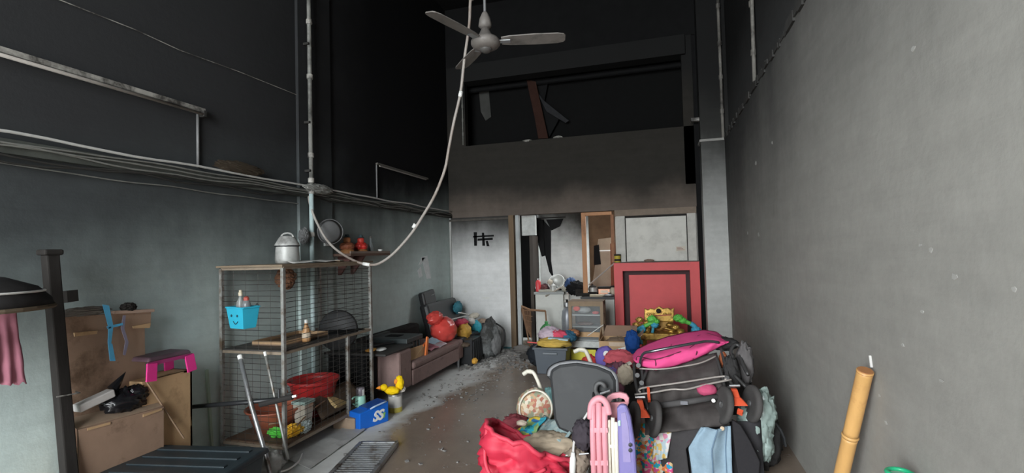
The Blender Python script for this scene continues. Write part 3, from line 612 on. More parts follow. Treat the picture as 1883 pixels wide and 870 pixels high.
# ---------------- beside the cage on the floor
t = thing('drinking_jug', 'mint green jug with a handle beside the blue box', 'jug', AZ(663, 752, .11)); o = AZ(663, 752, .11)
pl = tag(MB().box((o.x-.12, o.y-.28, 0), (o.x+.12, o.y+.16, .108)).build('wood_crate', mat('pale_wood', (.34, .25, .18), .8, .4)), 'low wooden block under the mint jug', 'block')
M_mint = mat('mint_plastic', (.34, .66, .54), .45, .15, 8, bump=0)
MB().lathe([(.05, 0), (.055, .01), (.05, .13), (.046, .135), (.0, .137)], o, seg=18).build('body', M_mint, t, smooth=True)
MB().tube(arc(o+V((-.045, -.02, .085)), V((-.9, -.4, 0)), (0, 0, 1), .035, .04, -pi/2, pi/2, 8), .009, 8).build('handle', M_mint, t, smooth=True)
MB().lathe([(.042, .137), (.044, .19), (.04, .215), (.0, .218)], o, seg=16).build('cup_top', mat('smoky_cup', (.20, .18, .20), .35), t, smooth=True)
MB().prism([o+V((.047, -.03, .14)), o+V((.05, -.005, .14)), o+V((.05, -.005, .2)), o+V((.047, -.03, .2))], (-.003, 0, 0)).build('sticker', M_white, t)
tag(MB().lathe([(.035, 0), (.05, .02), (.047, .02), (.034, .005), (0, .005)], o+V((-.02, -.14, 0)), seg=18).build('saucer', M_mint, smooth=True), 'mint green saucer in front of the jug', 'saucer')
# blue battery box with lettering
p0, p1 = AZ(662, 793, 0), AZ(716, 774, 0)
dirx = (p1-p0).normalized(); ang = math.atan2(dirx.y, dirx.x); L = .34; bw = .17; bh = .20
t = thing('battery_box', 'glossy blue box with white lettering on the floor by the cage', 'box', p0, ang)
M_bb = mat('royal_blue_plastic', (.01, .14, .62), .35, .1, 8, bump=0)
MBx = Matrix.Translation(p0) @ Matrix.Rotation(ang, 4, 'Z')
q = lambda x, y, z: MBx @ V((x, y, z))
MB().hexa([q(0, 0, 0), q(L, 0, 0), q(L, bw, 0), q(0, bw, 0), q(0, 0, bh*.8), q(L, 0, bh), q(L, bw, bh), q(0, bw, bh*.8)]).build('case', M_bb, t, bevel=.008)
MB().hexa([q(.10, .02, bh*.86), q(L-.02, .02, bh*.98), q(L-.02, bw-.02, bh*.98), q(.10, bw-.02, bh*.86), q(.10, .02, bh*.93), q(L-.02, .02, bh*1.05), q(L-.02, bw-.02, bh*1.05), q(.10, bw-.02, bh*.93)]).build('lid', mat('navy_plastic', (.01, .07, .30), .4), t)
MB().tube([q(.12, .0, bh*.88), q(.16, -.02, bh*.97), q(.27, -.02, bh*1.03), q(.31, .0, bh*1.0)], .008, 6).build('handle', mat('pale_blue_handle', (.45, .60, .80), .4), t)
lettering('lettering', 'SS', .13, M_white, q(.205, -.004, .085), (pi/2, 0, ang), t, .3)
MB().prism([q(.25, -.003, .05), q(.285, -.003, .05), q(.3, -.003, .10), q(.265, -.003, .10)], (0, .004, 0)).build('green_mark', mat('leaf_green', (.25, .55, .12), .5), t)
# yellow bird toy on a paint can
o = AZ(727, 756, 0)
t = thing('paint_can', 'white paint can with a yellow drip beside the sofa leg', 'can', o)
MB().lathe([(.07, 0), (.072, .005), (.072, .17), (.068, .175), (.0, .175)], o, seg=22).build('tin', mat('white_tin', (.66, .64, .60), .4, .2), t, smooth=False)
MB().lathe([(.0725, .0), (.0735, .03), (.0735, .045), (.0725, .05)], o, seg=22).build('label_band', mat('yellow_drip', (.62, .52, .10), .5, .5, 9), t)
MB().lathe([(.074, .168), (.077, .174), (.074, .182), (.066, .182)], o, seg=22).build('lid_ring', M_steel, t)
o2 = o+V((0, 0, .183))
t = thing('plush_bird', 'bright yellow stuffed bird lying on the paint can', 'toy', o2)
M_yel = mat('bright_yellow_plush', (.90, .60, .01), .8, .15, 30)
MB().blob(o2+V((-.02, -.03, .04)), (.085, .05, .04), .2, 3, 1).build('body', M_yel, t, smooth=True)
MB().blob(o2+V((.045, .02, .11)), (.045, .04, .075), .2, 3, 2).build('neck', M_yel, t, smooth=True)
MB().blob(o2+V((-.09, -.07, .08)), (.038, .034, .034), .15, 3, 3).build('head', M_yel, t, smooth=True)
MB().lathe([(.022, 0), (.012, .03), (0, .05)], o2+V((-.12, -.085, .08)), (-1, -.4, -.1), 10).build('beak', mat('orange_beak', (.85, .28, .02), .6), t)
MB().blob(o2+V((.02, -.01, .13)), (.022, .02, .03), .1, 3, 5).build('wing_patch', _mc['orange_beak'], t)
tag(MB().blob(o2+V((.02, .07, .03)), (.06, .045, .035), .3, 3, 8).build('white_rag', mat('white_rag', (.66, .62, .58), .9)), 'white rag tucked beside the yellow stuffed bird', 'rag')
# drain grate
t = thing('floor_grate', 'slatted metal grate lying on the wet floor', 'grate', AZ(680, 860, 0))
g0, g1 = AZ(664, 820, 0), AZ(730, 820, 0); gd = (AZ(622, 880, 0)-g0); GL = .95; gu = (g1-g0).normalized(); gv = V((gu.y, -gu.x, 0)); GW = (g1-g0).length
up = V((0, 0, 1))
for k in (0, 1): MB().bar(g0+gu*GW*k+up*.02, g0+gu*GW*k+gv*GL+up*.02, .03, .035).build('frame_bar', M_steel, t)
for k in (0, 1): MB().bar(g0+gv*GL*k+up*.02, g0+gu*GW+gv*GL*k+up*.02, .03, .035).build('end_bar', M_steel, t)
for k in range(1, 24): MB().bar(g0+gv*GL*k/24+up*.025, g0+gu*GW+gv*GL*k/24+up*.025, .018, .012).build('slat', M_steel, t)
MB().bar(g0+gu*GW*.5+up*.012, g0+gu*GW*.5+gv*GL+up*.012, .02, .012).build('spine', M_steel, t)

# ---------------- near left corner: post, hood, cardboard
t = thing('charred_post', 'charred black timber post standing at the far left', 'post', (-3.42, 2.2, 0))
a, b_ = AX(92, 468, -3.50), AX(128, 880, -3.36); dn = (b_-a); b_ = a+dn*((0-a.z)/dn.z)
MB().bar(a, b_, .07, .06, (1, 0, 0)).build('shaft', M_char, t, bevel=.008)
MB().bar(a+V((0, 0, -.005)), a+V((0, 0, .03)), .10, .085, (1, 0, 0)).build('head', M_char, t, bevel=.01)
MB().bar(a.lerp(b_, .13)+V((.02, .06, 0)), a.lerp(b_, .17)+V((.02, .06, 0)), .06, .09, (1, 0, 0)).build('stub', M_char, t)
MB().tube([a.lerp(b_, .48)+V((.05, -.06, 0)), a.lerp(b_, .48)+V((.07, .05, -.005)), a.lerp(b_, .485)+V((.0, .07, 0))], .004, 5).build('tie_wire', M_pipe_w, t)
# hood
t = thing('domed_cover', 'soot-black domed cover with a pale rim at the left edge', 'cover', (-3.32, 1.62, 0))
DR = .36; hc = V((-3.26, 1.56, 1.44))
MB().lathe([(DR, .0), (DR*.97, .04), (DR*.82, .10), (DR*.48, .15), (.0, .17)], hc, seg=28).build('dome', mat('burnt_canopy', (.035, .033, .033), .8, .5), t, smooth=True, solid=.008)
MB().tube([hc+V((DR*cos(k*pi/16), DR*sin(k*pi/16), 0)) for k in range(32)], .012, 6, closed=True).build('hem', mat('scorched_brown_hem', (.13, .10, .07), .8), t)
MB().tube([hc+V((DR*.9*cos(k), DR*.9*sin(k), .08)) for k in [R(-60+6*i) for i in range(26)]], .006, 6).build('piping', M_white, t)
MB().tube([hc+V((0, 0, .16)), (hc.x, hc.y, 0)], .018, 10).build('pole', M_char, t)
MB().lathe([(.2, 0), (.2, .04), (.05, .06), (.03, .07)], (hc.x, hc.y, 0), seg=20).build('base', M_blackpl, t)
# pink cloth hanging from the hood
pt, pb = AX(-30, 562, -3.16), AX(-30, 708, -3.16)
p1, p2 = AX(44, 575, -3.16), AX(50, 706, -3.16)
mb = MB().cloth(pt, AX(28, 568, -3.16), p2, pb, 16, 16, .03, 5, 3, .06, .012, 3)
tag(mb.build('pink_cloth', mat('dusty_pink_cloth', (.42, .17, .22), .9, .35, 6), solid=.005, smooth=True), 'torn dusty pink cloth hanging below the black domed cover', 'cloth')
# cardboard carton, tall open panel behind, opened tray in front
t = thing('cardboard_carton', 'tall opened brown carton with a folded top strip', 'carton', (-3.45, 2.5, 0)); cc = t
Xc = -3.56
def cp(px, py, X=Xc): return AX(px, py, X)
def base(p): return V((p.x, p.y, 0))
A, B_, = cp(112, 590), cp(266, 582)
MB().prism([base(cp(132, 870)), base(cp(268, 760)), cp(262, 600), A], (.02, 0, 0)).build('back_panel', M_card, t)
MB().prism([cp(114, 584, -3.52), cp(278, 572, -3.52), cp(277, 600, -3.52), cp(118, 612, -3.52)], (-.03, 0, .0)).build('top_strip', M_card, t)
MB().prism([cp(135, 612, -3.515), cp(178, 608, -3.515), cp(177, 614, -3.515), cp(136, 619, -3.515)], (.008, 0, 0)).build('torn_edge', M_card2, t)
MB().prism([cp(243, 600, -3.515), cp(276, 594, -3.515), cp(274, 603, -3.515), cp(244, 604, -3.515)], (.008, 0, 0)).build('torn_edge', M_card2, t)
Xf = -3.38
F0, F1, F2, F3 = cp(142, 790, Xf), cp(298, 748, Xf), cp(298, 745, Xf), cp(140, 772, Xf)
MB().prism([base(F0), base(F1), F1, F0], (.015, 0, 0)).build('front_panel', M_card, t)
MB().prism([F0, F1, F1+V((-.10, 0, .045)), F0+V((-.10, 0, .045))], (0, 0, .008)).build('flap', mat('grey_brown_card', (.34, .25, .18), .85, .25), t)
MB().prism([base(F1), base(F1)+V((-.17, 0, 0)), F1+V((-.17, 0, 0)), F1], (0, .01, 0)).build('side_panel', M_card, t)
MB().prism([F0.lerp(F1, .08)+V((.017, 0, -.004)), F0.lerp(F1, .33)+V((.017, 0, -.004)), F0.lerp(F1, .33)+V((.017, 0, -.018)), F0.lerp(F1, .08)+V((.017, 0, -.018))], (.003, 0, 0)).build('torn_edge', M_card2, t)
MB().prism([F0.lerp(F1, .72)+V((.017, 0, -.012)), F0.lerp(F1, .97)+V((.017, 0, -.006)), F0.lerp(F1, .97)+V((.017, 0, -.018)), F0.lerp(F1, .72)+V((.017, 0, -.03))], (.003, 0, 0)).build('torn_edge', M_card2, t)
tz = min(F0.z, F1.z)
tag(MB().box((Xc+.03, F0.y+.06, 0), (Xf-.02, F1.y-.03, tz-.14)).build('packing_box', M_card2), 'low box filling the opened brown carton', 'box')
zt = tz-.135
# contents
a = cp(140, 752, -3.44); b_ = cp(205, 722, -3.44)
tag(MB().bar(a, b_, .07, .05).build('foam_block', mat('off_white_foam', (.60, .57, .55), .7), bevel=.008), 'off-white foam bar poking out of the brown carton', 'foam')
t = thing('black_bag', 'crumpled black plastic bag stuffed in the brown carton', 'bag', cp(230, 745, -3.47))
MB().blob(cp(228, 738, -3.46), (.075, .135, .085), .38, 3.2, 4, 30, 20).build('body', mat('black_bag_plastic', (.012, .012, .014), .22, .3, 10), t, smooth=True)
MB().blob(cp(250, 722, -3.44), (.05, .07, .05), .35, 3.5, 9).build('knot', _mc['black_bag_plastic'], t, smooth=True)
MB().lathe([(.035, 0), (.02, .06), (.0, .13)], cp(207, 716, -3.46), (0, .5, .55), 8).build('ear', _mc['black_bag_plastic'], t)
# ribbons
t = thing('blue_ribbon', 'bright blue ribbon tied over the brown carton top', 'ribbon', cp(200, 600, -3.5))
M_rib = mat('blue_ribbon_plastic', (.10, .42, .68), .4, .2)
for poly in (((188, 560), (200, 562), (208, 600), (199, 602)), ((199, 601), (208, 599), (204, 632), (198, 630)), ((198, 630), (206, 632), (212, 664), (202, 664)), ((196, 600), (225, 594), (226, 598), (197, 605))):
    MB().prism([cp(x, y, -3.485) for x, y in poly], (.003, 0, 0)).build('strip', M_rib, t)
tag(MB().prism([cp(x, y, -3.487) for x, y in ((226, 580), (231, 580), (228, 604), (236, 630), (230, 654), (226, 652), (230, 628), (222, 604))], (.003, 0, 0)).build('grey_ribbon', mat('grey_violet_ribbon', (.24, .22, .30), .5)), 'greyish violet ribbon dangling right of the blue one', 'ribbon')
# clutter on top of carton strip
tag(MB().blob(cp(150, 574, -3.54), (.03, .16, .03), .3, 4, 4).build('rag', mat('grey_rag', (.20, .18, .16), .9, .4)), 'greyish rag lying on the left of the carton top', 'rag')
tag(MB().bar(cp(206, 575, -3.53), cp(280, 571, -3.53), .05, .022).build('wood_strip', mat('pink_tan_wood', (.45, .31, .24), .7), bevel=.004), 'tan wood strip lying across the carton top', 'wood strip')
tag(MB().blob(cp(236, 565, -3.53), (.035, .05, .03), .3, 4, 8).build('burnt_lump', M_char), 'small burnt lump on the tan wood strip', 'debris')
# second carton and stool
t = thing('cardboard_carton', 'lighter tan carton carrying the pink stool', 'carton', (-3.4, 2.85, 0))
Xs = -3.42
S0, S1 = cp(266, 690, Xs), cp(353, 690, Xs); S0.z = S1.z = (S0.z+S1.z)/2
mid = S0.lerp(S1, .62)
MB().prism([base(S0), base(mid), mid, S0], (-.02, 0, 0)).build('front_panel', M_card2, t)
MB().prism([base(mid), base(S1), S1, mid], (-.02, 0, 0)).build('front_panel', M_card2, t)
for p in (S0, S1): MB().prism([base(p), base(p)+V((-.2, 0, 0)), p+V((-.2, 0, 0)), p], (0, -.015, 0)).build('side_panel', M_card2, t)
MB().prism([S0, S1, S1+V((-.2, 0, 0)), S0+V((-.2, 0, 0))], (0, 0, -.012)).build('top_panel', M_card2, t)
MB().prism([base(S0)+V((-.2, 0, 0)), base(S1)+V((-.2, 0, 0)), S1+V((-.2, 0, 0)), S0+V((-.2, 0, 0))], (.012, 0, 0)).build('back_panel', M_card2, t)
tag(MB().tube([cp(268, 700, -3.395), cp(338, 806, -3.38)], .006, 6).build('thin_stick', M_twig), 'thin brown stick leaning diagonally on the tan carton', 'stick')
sc_ = S0.lerp(S1, .45)+V((-.06, 0, 0)); sz = sc_.z
t = thing('step_stool', 'hot pink plastic stool with a scorched top on the tan carton', 'stool', sc_)
M_pk = mat('hot_pink_plastic', (.80, .04, .28), .4, .2, 9, bump=0)
M_st = mat('scorched_pink_top', (.12, .07, .09), .5, .5, 7)
hw, hd, hh = .165, .10, .16
MB().hexa([sc_+V((sx*hd*k, sy*hw*k, z)) for z, k in ((hh-.03, 1.02), (hh, .92)) for sx, sy in ((-1, -1), (1, -1), (1, 1), (-1, 1))]).build('seat', M_st, t, bevel=.012)
for sx in (-1, 1):
    MB().prism([sc_+V((sx*hd*1.02, sy*hw*1.02, z)) for sy, z in ((-1, hh-.03), (-1, hh-.07), (-.75, hh-.07), (-.5, hh-.055), (.5, hh-.055), (.75, hh-.07), (1, hh-.07), (1, hh-.03))], (-sx*.008, 0, 0)).build('apron', mat('half_burnt_pink', (.36, .04, .16), .45, .6, 8), t)
    for sy in (-1, 1):
        tp, bt = (sc_+V((sx*hd*1.0, sy*hw*.86, hh-.04))), (sc_+V((sx*hd*1.12, sy*hw*.95, 0)))
        MB().bar(tp, bt, .075, .012, (1, 0, 0)).build('leg', M_pk, t, bevel=.003)
# green strip upright by cage
tag(MB().bar(AX(380, 680, -3.6), V((-3.6, 3.32, 0)), .02, .02).build('green_strip', mat('pale_green_strip', (.42, .52, .42), .6)), 'pale green strip standing between carton and cage', 'strip')

# dark storage box in the near left corner
c0 = V((-2.98, 2.48, 0)); rz = R(9)
t = thing('storage_box', 'large dark lidded storage box in the near left corner', 'box', c0, rz)
MS = Matrix.Translation(c0) @ Matrix.Rotation(rz, 4, 'Z'); q = lambda x, y, z: MS @ V((x, y, z))
M_lid = mat('dark_teal_lid', (.018, .028, .034), .45, .4, 5, dirt=(.05, .05, .05), dirtamt=.2)
MB().hexa([q(sx*w, sy*d, z) for z, w, d in ((0, .36, .28), (.33, .395, .31)) for sx, sy in ((-1, -1), (1, -1), (1, 1), (-1, 1))]).build('body', M_lid, t, bevel=.015)
MB().hexa([q(sx*w, sy*d, z) for z, w, d in ((.33, .42, .335), (.365, .41, .325)) for sx, sy in ((-1, -1), (1, -1), (1, 1), (-1, 1))]).build('lid', M_lid, t, bevel=.01)
for k in range(5): MB().hexa([q(x, y, z) for z in (.36, .374) for x, y in ((-.34, -.26+k*.12), (.34, -.26+k*.12), (.34, -.22+k*.12), (-.34, -.22+k*.12))]).build('lid_rib', M_lid, t, bevel=.004)
for s in (-1, 1): MB().hexa([q(x, y, z) for z in (.25, .34) for x, y in ((s*.385, -.07), (s*.43, -.07), (s*.43, .07), (s*.385, .07))]).build('latch', M_blackpl, t, bevel=.004)

# ---------------- sofa along the left wall
t = thing('sofa', 'dusty mauve sofa with a burnt backrest along the left wall', 'sofa', (-3.2, 6.0, 0))
M_sofa = mat('dusty_mauve_fabric', (.27, .185, .17), .9, .18, 22, bump=.25, dirt=(.15, .10, .095), dirtamt=.15)
SX0, SX1, SY0, SY1 = -3.60, -2.84, 5.05, 6.95
MB().box((SX0, SY0, .13), (SX1, SY0+.30, .575)).build('arm', M_sofa, t, bevel=.03)
MB().box((SX0, SY1-.2, .13), (SX1+.0, SY1, .40)).build('arm', M_sofa, t, bevel=.03)
MB().box((SX0, SY0+.30, .13), (SX1+.01, SY1-.2, .31)).build('base', M_sofa, t, bevel=.015)
mb = MB(); mb.grid(lambda u, v: (SX0+.02+(SX1-SX0+.0)*u, SY0+.305+(SY1-SY0-.5)*v, .40+.02*sin(pi*u)*noise.noise(V((u*2, v*5, 1)))-.012*(u > .97)), 14, 24)
MB().box((SX0+.16, SY0+.305, .31), (SX1+.02, SY1-.195, .405)).build('seat_cushion', M_sofa, t, bevel=.035)
MB().box((SX0-.02, SY0+.3, .3), (SX0+.16, SY1-.2, .66)).build('backrest', mat('burnt_sofa_back', (.03, .027, .026), .9, .4, 10), t, bevel=.04)
for x in (SX0+.06, SX1-.06):
    for y in (SY0+.06, SY1-.08): MB().lathe([(.016, 0), (.026, .13)], (x, y, 0), seg=12).build('leg', M_steel, t)
tag(MB().box((-3.62, 4.78, .58), (-2.85, 5.40, .605)).build('charred_board', mat('charred_board', (.035, .032, .03), .6, .4, 5), bevel=.006), 'charred black board resting on the near sofa arm', 'board')
tag(MB().box((-3.58, 4.80, 0), (-3.1, 5.02, .575)).build('burnt_cabinet', M_black, bevel=.01), 'small black burnt cabinet between cage and sofa arm', 'cabinet')
ZB = .606
for k, (x, y, l_, m_, lab) in enumerate(((-3.1, 4.9, .05, mat('orange_peel', (.75, .36, .06), .6), 'orange scrap on the charred board'), (-3.0, 4.95, .045, M_white, 'white lid on the charred board'))):
    tag(MB().blob((x, y, ZB+.018), (l_, l_*1.6, .016), .2, 3, k).build('scrap', m_, smooth=True), lab, 'scrap')
tag(MB().tube([(-3.3, 4.8, ZB+.02), (-3.2, 5.0, ZB+.025), (-3.05, 5.3, ZB+.03)], .018, 8).build('black_rod', M_blackpl), 'short black rod lying on the charred board', 'rod')
# crate on the sofa
t = thing('plastic_crate', 'dark grey overturned plastic crate on the sofa seat', 'crate', (-3.2, 5.75, .41))
M_crt = mat('dark_slate_plastic', (.04, .05, .052), .5, .3, 10)
MB().box((-3.44, 5.42, .41), (-2.95, 5.80, .60)).build('body', M_crt, t, bevel=.015)
MB().box((-3.46, 5.40, .60), (-2.93, 5.82, .66)).build('rim', M_crt, t, bevel=.01)
MB().box((-3.30, 5.53, .655), (-3.12, 5.68, .665)).build('hand_hole', M_black, t)
for y in (5.46, 5.56, 5.66, 5.74): MB().box((-2.955, y, .44), (-2.938, y+.02, .60)).build('rib', M_crt, t)
MB().box((-3.465, 5.39, .645), (-3.40, 5.83, .675)).build('lid_edge', M_crt, t)
tag(MB().hexa([AX(752, 642, -2.93), AX(782, 632, -2.90), AX(782, 672, -2.87), AX(752, 676, -2.88), AX(752, 642, -2.99), AX(782, 632, -2.96), AX(782, 672, -2.93), AX(752, 676, -2.94)]).build('cardboard_piece', M_card2), 'tan cardboard piece standing against the near sofa arm', 'cardboard')
t = thing('orange_bracket', 'bright orange plastic bracket on the sofa seat', 'bracket', AX(783, 655, -2.86))
M_or = mat('bright_orange_plastic', (.85, .22, .06), .45, .15)
MB().bar(AX(786, 620, -2.88), AX(783, 655, -2.86), .045, .02, (1, 0, 0)).build('upright', M_or, t)
MB().bar(AX(785, 655, -2.86), AX(775, 660, -2.86), .03, .03, (1, 0, 0)).build('foot', M_or, t)
MB().bar(AX(786, 627, -2.9), AX(778, 636, -2.9), .02, .02, (1, 0, 0)).build('spur', M_or, t)
for k, (px, py, c, lab) in enumerate(((797, 630, (.38, .55, .66), 'pale blue paper on the sofa by the orange bracket'), (808, 637, (.62, .60, .64), 'printed white paper on the sofa under the red bag'), (793, 645, (.70, .30, .36), 'pink paper on the sofa edge'))):
    p = AX(px, py, -2.95); p.z = max(p.z, .415); tag(MB().cloth(p+V((-.08, -.11, .04)), p+V((.06, -.12, 0)), p+V((.06, .13, 0)), p+V((-.08, .12, .05)), 6, 6, .02, 8, k).build('paper', mat('paper_%d' % k, c, .7, .3, 25), solid=.003), lab, 'paper')
# red plastic bag
t = thing('plastic_bag', 'full translucent red plastic bag on the sofa', 'bag', (-3.08, 6.3, .41))
M_rbag = mat('red_bag_plastic', (.80, .09, .075), .25, .25, 10)
c = AX(816, 607, -3.02); MB().blob(c, (.17, .235, .18), .16, 2.6, 15, 36, 24, flat=.408).build('body', M_rbag, t, smooth=True)
MB().blob(AX(800, 585, -3.08), (.10, .15, .09), .3, 3, 18).build('knot', M_rbag, t, smooth=True)
# black recliner behind
t = thing('recliner', 'black leather recliner with a raised headrest behind the bags', 'armchair', (-3.3, 7.45, 0))
M_lea = mat('black_leather', (.022, .022, .024), .4, .3, 14)
MB().cbox((-3.44, 7.55, .60), (.15, 1.15, .62), (0, R(-14), 0)).build('backrest', M_lea, t, bevel=.05)
MB().cbox((-3.53, 7.20, .97), (.10, .42, .24), (R(4), R(-10), 0)).build('headrest', M_lea, t, bevel=.03)
MB().box((-3.40, 6.98, .16), (-2.86, 8.0, .42)).build('seat', M_lea, t, bevel=.04)
MB().box((-3.40, 8.0, .16), (-2.88, 8.16, .50)).build('arm', M_lea, t, bevel=.04)
for x in (-3.35, -2.92):
    for y in (7.03, 8.1): MB().box((x-.025, y-.025, 0), (x+.025, y+.025, .17)).build('leg', M_blackpl, t)
MB().bar((-3.475, 7.22, 1.02), (-3.475, 7.34, 1.03), .003, .006).build('badge', M_steel, t)
# heap of things on the recliner
def heap(px, py, X, rad, c, lab, cat, name, seed, amp=.3, rough=.7):
    p = AX(px, py, X); return tag(MB().blob(p, rad, amp, 3, seed, 24, 16).build(name, mat(name+'_%d' % seed, c, rough, .3, 14), smooth=True), lab, cat)
heap(853, 610, -2.93, (.10, .15, .12), (.62, .36, .06), 'mustard yellow bag beside the red plastic bag', 'bag', 'mustard_bag', 21)
heap(848, 594, -3.0, (.09, .17, .06), (.55, .05, .10), 'crimson cloth above the mustard bag', 'cloth', 'crimson_cloth', 22)
heap(876, 603, -2.92, (.08, .09, .11), (.05, .42, .52), 'turquoise bag at the far end of the heap', 'bag', 'turquoise_bag', 23)
heap(842, 566, -3.36, (.06, .14, .10), (.06, .28, .36), 'teal cloth hung over the recliner back', 'cloth', 'teal_cloth', 24)
heap(866, 592, -2.98, (.06, .10, .06), (.70, .66, .62), 'white cloth between crimson cloth and turquoise bag', 'cloth', 'white_cloth', 25)
heap(886, 594, -2.95, (.09, .14, .07), (.42, .30, .22), 'brown paper at the far top of the heap', 'paper', 'brown_paper', 26)
heap(872, 581, -3.0, (.06, .16, .045), (.66, .60, .50), 'cream paper roll on the heap', 'paper', 'cream_roll', 27)
tag(MB().bar(AX(828, 588, -3.05), AX(860, 580, -3.1), .03, .012).build('white_tray', M_white), 'white strip leaning over the crimson cloth', 'strip')
tag(MB().bar(AX(845, 575, -3.1), AX(872, 582, -3.1), .05, .015).build('white_board', M_white), 'white board scrap under the teal cloth', 'board')
# flat rack below the bags, burnt crates beneath
t = thing('black_crate', 'black slotted crate under the far end of the sofa heap', 'crate', (-2.9, 7.15, 0))
MB().box((-2.99, 6.98, .02), (-2.72, 7.4, .38)).build('body', M_blackpl, t, bevel=.01)
for k in range(5): MB().box((-2.72, 7.0+k*.085, .05), (-2.705, 7.04+k*.085, .35)).build('slat', M_blackpl, t)
for x in (-2.97, -2.75):
    MB().box((x, 6.97, 0), (x+.03, 7.0, .4)).build('corner_post', M_blackpl, t)
heap(857, 632, -2.84, (.10, .18, .035), (.14, .10, .07), 'brown slab of burnt debris on the black crate', 'debris', 'brown_slab', 28)
# burnt grey bag sliding off
mb = MB().cloth(AX(862, 618, -2.9), AX(900, 605, -2.8), AX(915, 655, -2.55), AX(885, 672, -2.62), 18, 18, .07, 6, 5)
t = thing('burnt_backpack', 'ash-grey burnt backpack slumped at the end of the heap', 'bag', (-2.65, 7.4, 0))
M_ash = mat('ash_fabric', (.07, .07, .068), .9, .6, 9, dirt=(.22, .23, .23), dirtamt=.35)
MB().blob((-2.66, 7.62, .30), (.13, .26, .30), .32, 2.8, 33, 34, 24, flat=.01).build('body', M_ash, t, smooth=True)
MB().blob((-2.54, 7.56, .22), (.06, .16, .16), .3, 3, 36, 24, 16).build('pocket', mat('pale_ash', (.22, .22, .22), .9, .6, 12), t, smooth=True)
MB().tube(smooth_path([(-2.6, 7.75, .52), (-2.5, 7.85, .40), (-2.48, 7.8, .2), (-2.55, 7.7, .05)], 4), .014, 6).build('strap', M_blackfab, t)
heap(873, 664, -2.68, (.04, .06, .04), (.80, .42, .06), 'orange yellow scrap on the floor under the burnt backpack', 'scrap', 'orange_scrap', 37)
# ash and rubble on the floor at the back (uncountable)
mb = MB()
for k in range(900):
    u = rnd.random()
    if u < .55: x, y = rnd.gauss(-2.35, .35), rnd.gauss(7.7, .45)
    elif u < .8: x, y = rnd.uniform(-2.8, -2.0), rnd.uniform(5.2, 8.2)
    else: x, y = rnd.uniform(-2.8, -1.2), rnd.uniform(3.6, 8.2)
    if y > 8.3 or x < -3.5: continue
    s = rnd.uniform(.006, .028)*(1.4 if u < .55 else .7)
    mb.cbox((x, y, s*.3), (s*rnd.uniform(.6, 2.2), s*rnd.uniform(.6, 1.6), s*.6), (rnd.uniform(-.2, .2), rnd.uniform(-.2, .2), rnd.uniform(0, 3)))
tag(mb.build('rubble', mat('ash_rubble', (.24, .23, .22), .9, .7, 3, dirt=(.36, .35, .33), dirtamt=.3), at=(-2.3, 7, 0)), 'grey ash and small rubble strewn on the floor', 'rubble', None, 'stuff')
# ================================================================ BACK OF THE HALL
def boxpx(x0, y0, x1, y1, Y, depth, name, m, parent=None, z0=None, **kw):
    """box whose front face at depth Y covers the measured rectangle"""
    a, b_ = AY(x0, (y0+y1)/2, Y), AY(x1, (y0+y1)/2, Y); zt = AY((x0+x1)/2, y0, Y).z
    zb = AY((x0+x1)/2, y1, Y).z if z0 is None else z0
    return MB().box((a.x, Y, zb), (b_.x, Y+depth, zt)).build(name, m, parent, **kw)
# red altar frame
t = thing('altar_cabinet', 'red painted altar frame with a recessed panel', 'altar', (-.08, YB, 0))
M_red = mat('faded_red_paint', (.72, .10, .105), .6, .15, 5, dirt=(.42, .10, .09), dirtamt=.2)
RX0, RX1, RZ = -.75, .55, 1.44
MB().box((RX0, YB-.10, 0), (RX0+.135, YB+.4, RZ)).build('side_post', M_red, t)
MB().box((RX1-.14, YB-.10, 0), (RX1, YB+.4, RZ)).build('side_post', M_red, t)
MB().box((RX0+.135, YB-.10, RZ-.13), (RX1-.14, YB+.4, RZ)).build('top_rail', M_red, t)
M_dkred = mat('dark_maroon_border', (.05, .018, .02), .7, .4)
MB().box((RX0+.135, YB+.06, 0), (RX0+.22, YB+.12, RZ-.13)).build('inner_border', M_dkred, t)
MB().box((RX1-.20, YB+.06, 0), (RX1-.14, YB+.12, RZ-.13)).build('inner_border', M_dkred, t)
MB().box((RX0+.22, YB+.06, RZ-.20), (RX1-.20, YB+.12, RZ-.13)).build('inner_border', M_dkred, t)
MB().box((RX0+.22, YB+.08, 0), (RX1-.20, YB+.13, RZ-.20)).build('back_panel', M_red, t)
MB().box((RX0-.01, YB-.11, RZ), (RX1+.01, YB+.3, RZ+.012)).build('top_edge', mat('sooty_edge', (.12, .09, .08), .8), t)
# wall field above with the white board
M_alt = wall_mat('altar_wall_plaster', (.58, .56, .52), (.12, .10, .08), 2.0, 2.5, .25, 0, 5, .3)
wa = struct(MB().box((-.72, YB+.06, RZ+.012), (.55, YB+.2, 2.33)).build('wall_altar', M_alt), 'pale wall field above the red altar')
MB().box((-.72, YB+.0, 2.20), (.54, YB+.07, 2.30)).build('top_batten', mat('brown_batten', (.24, .19, .15), .8, .3), wa)
MB().box((-.70, YB+.0, RZ+.012), (-.56, YB+.07, 2.20)).build('side_batten', mat('pale_batten', (.56, .54, .50), .8, .35, 9), wa)
MB().box((.40, YB+.0, RZ+.012), (.53, YB+.07, 2.20)).build('side_batten', _mc['pale_batten'], wa)
t = thing('white_board', 'dirty white panel mounted above the red altar', 'panel', (-.08, YB, 1.47))
MB().box((-.555, YB+.02, 1.46), (.395, YB+.058, 2.175)).build('panel', mat('dirty_white_panel', (.66, .64, .59), .7, .2, 5, dirt=(.48, .46, .42), dirtamt=.3), t)
for lo, hi in (((-.56, YB+.012, 2.165), (.40, YB+.03, 2.195)), ((-.56, YB+.012, 1.46), (-.545, YB+.03, 2.165)), ((.385, YB+.012, 1.46), (.40, YB+.03, 2.165))):
    MB().box(lo, hi).build('edge_strip', M_char, t)
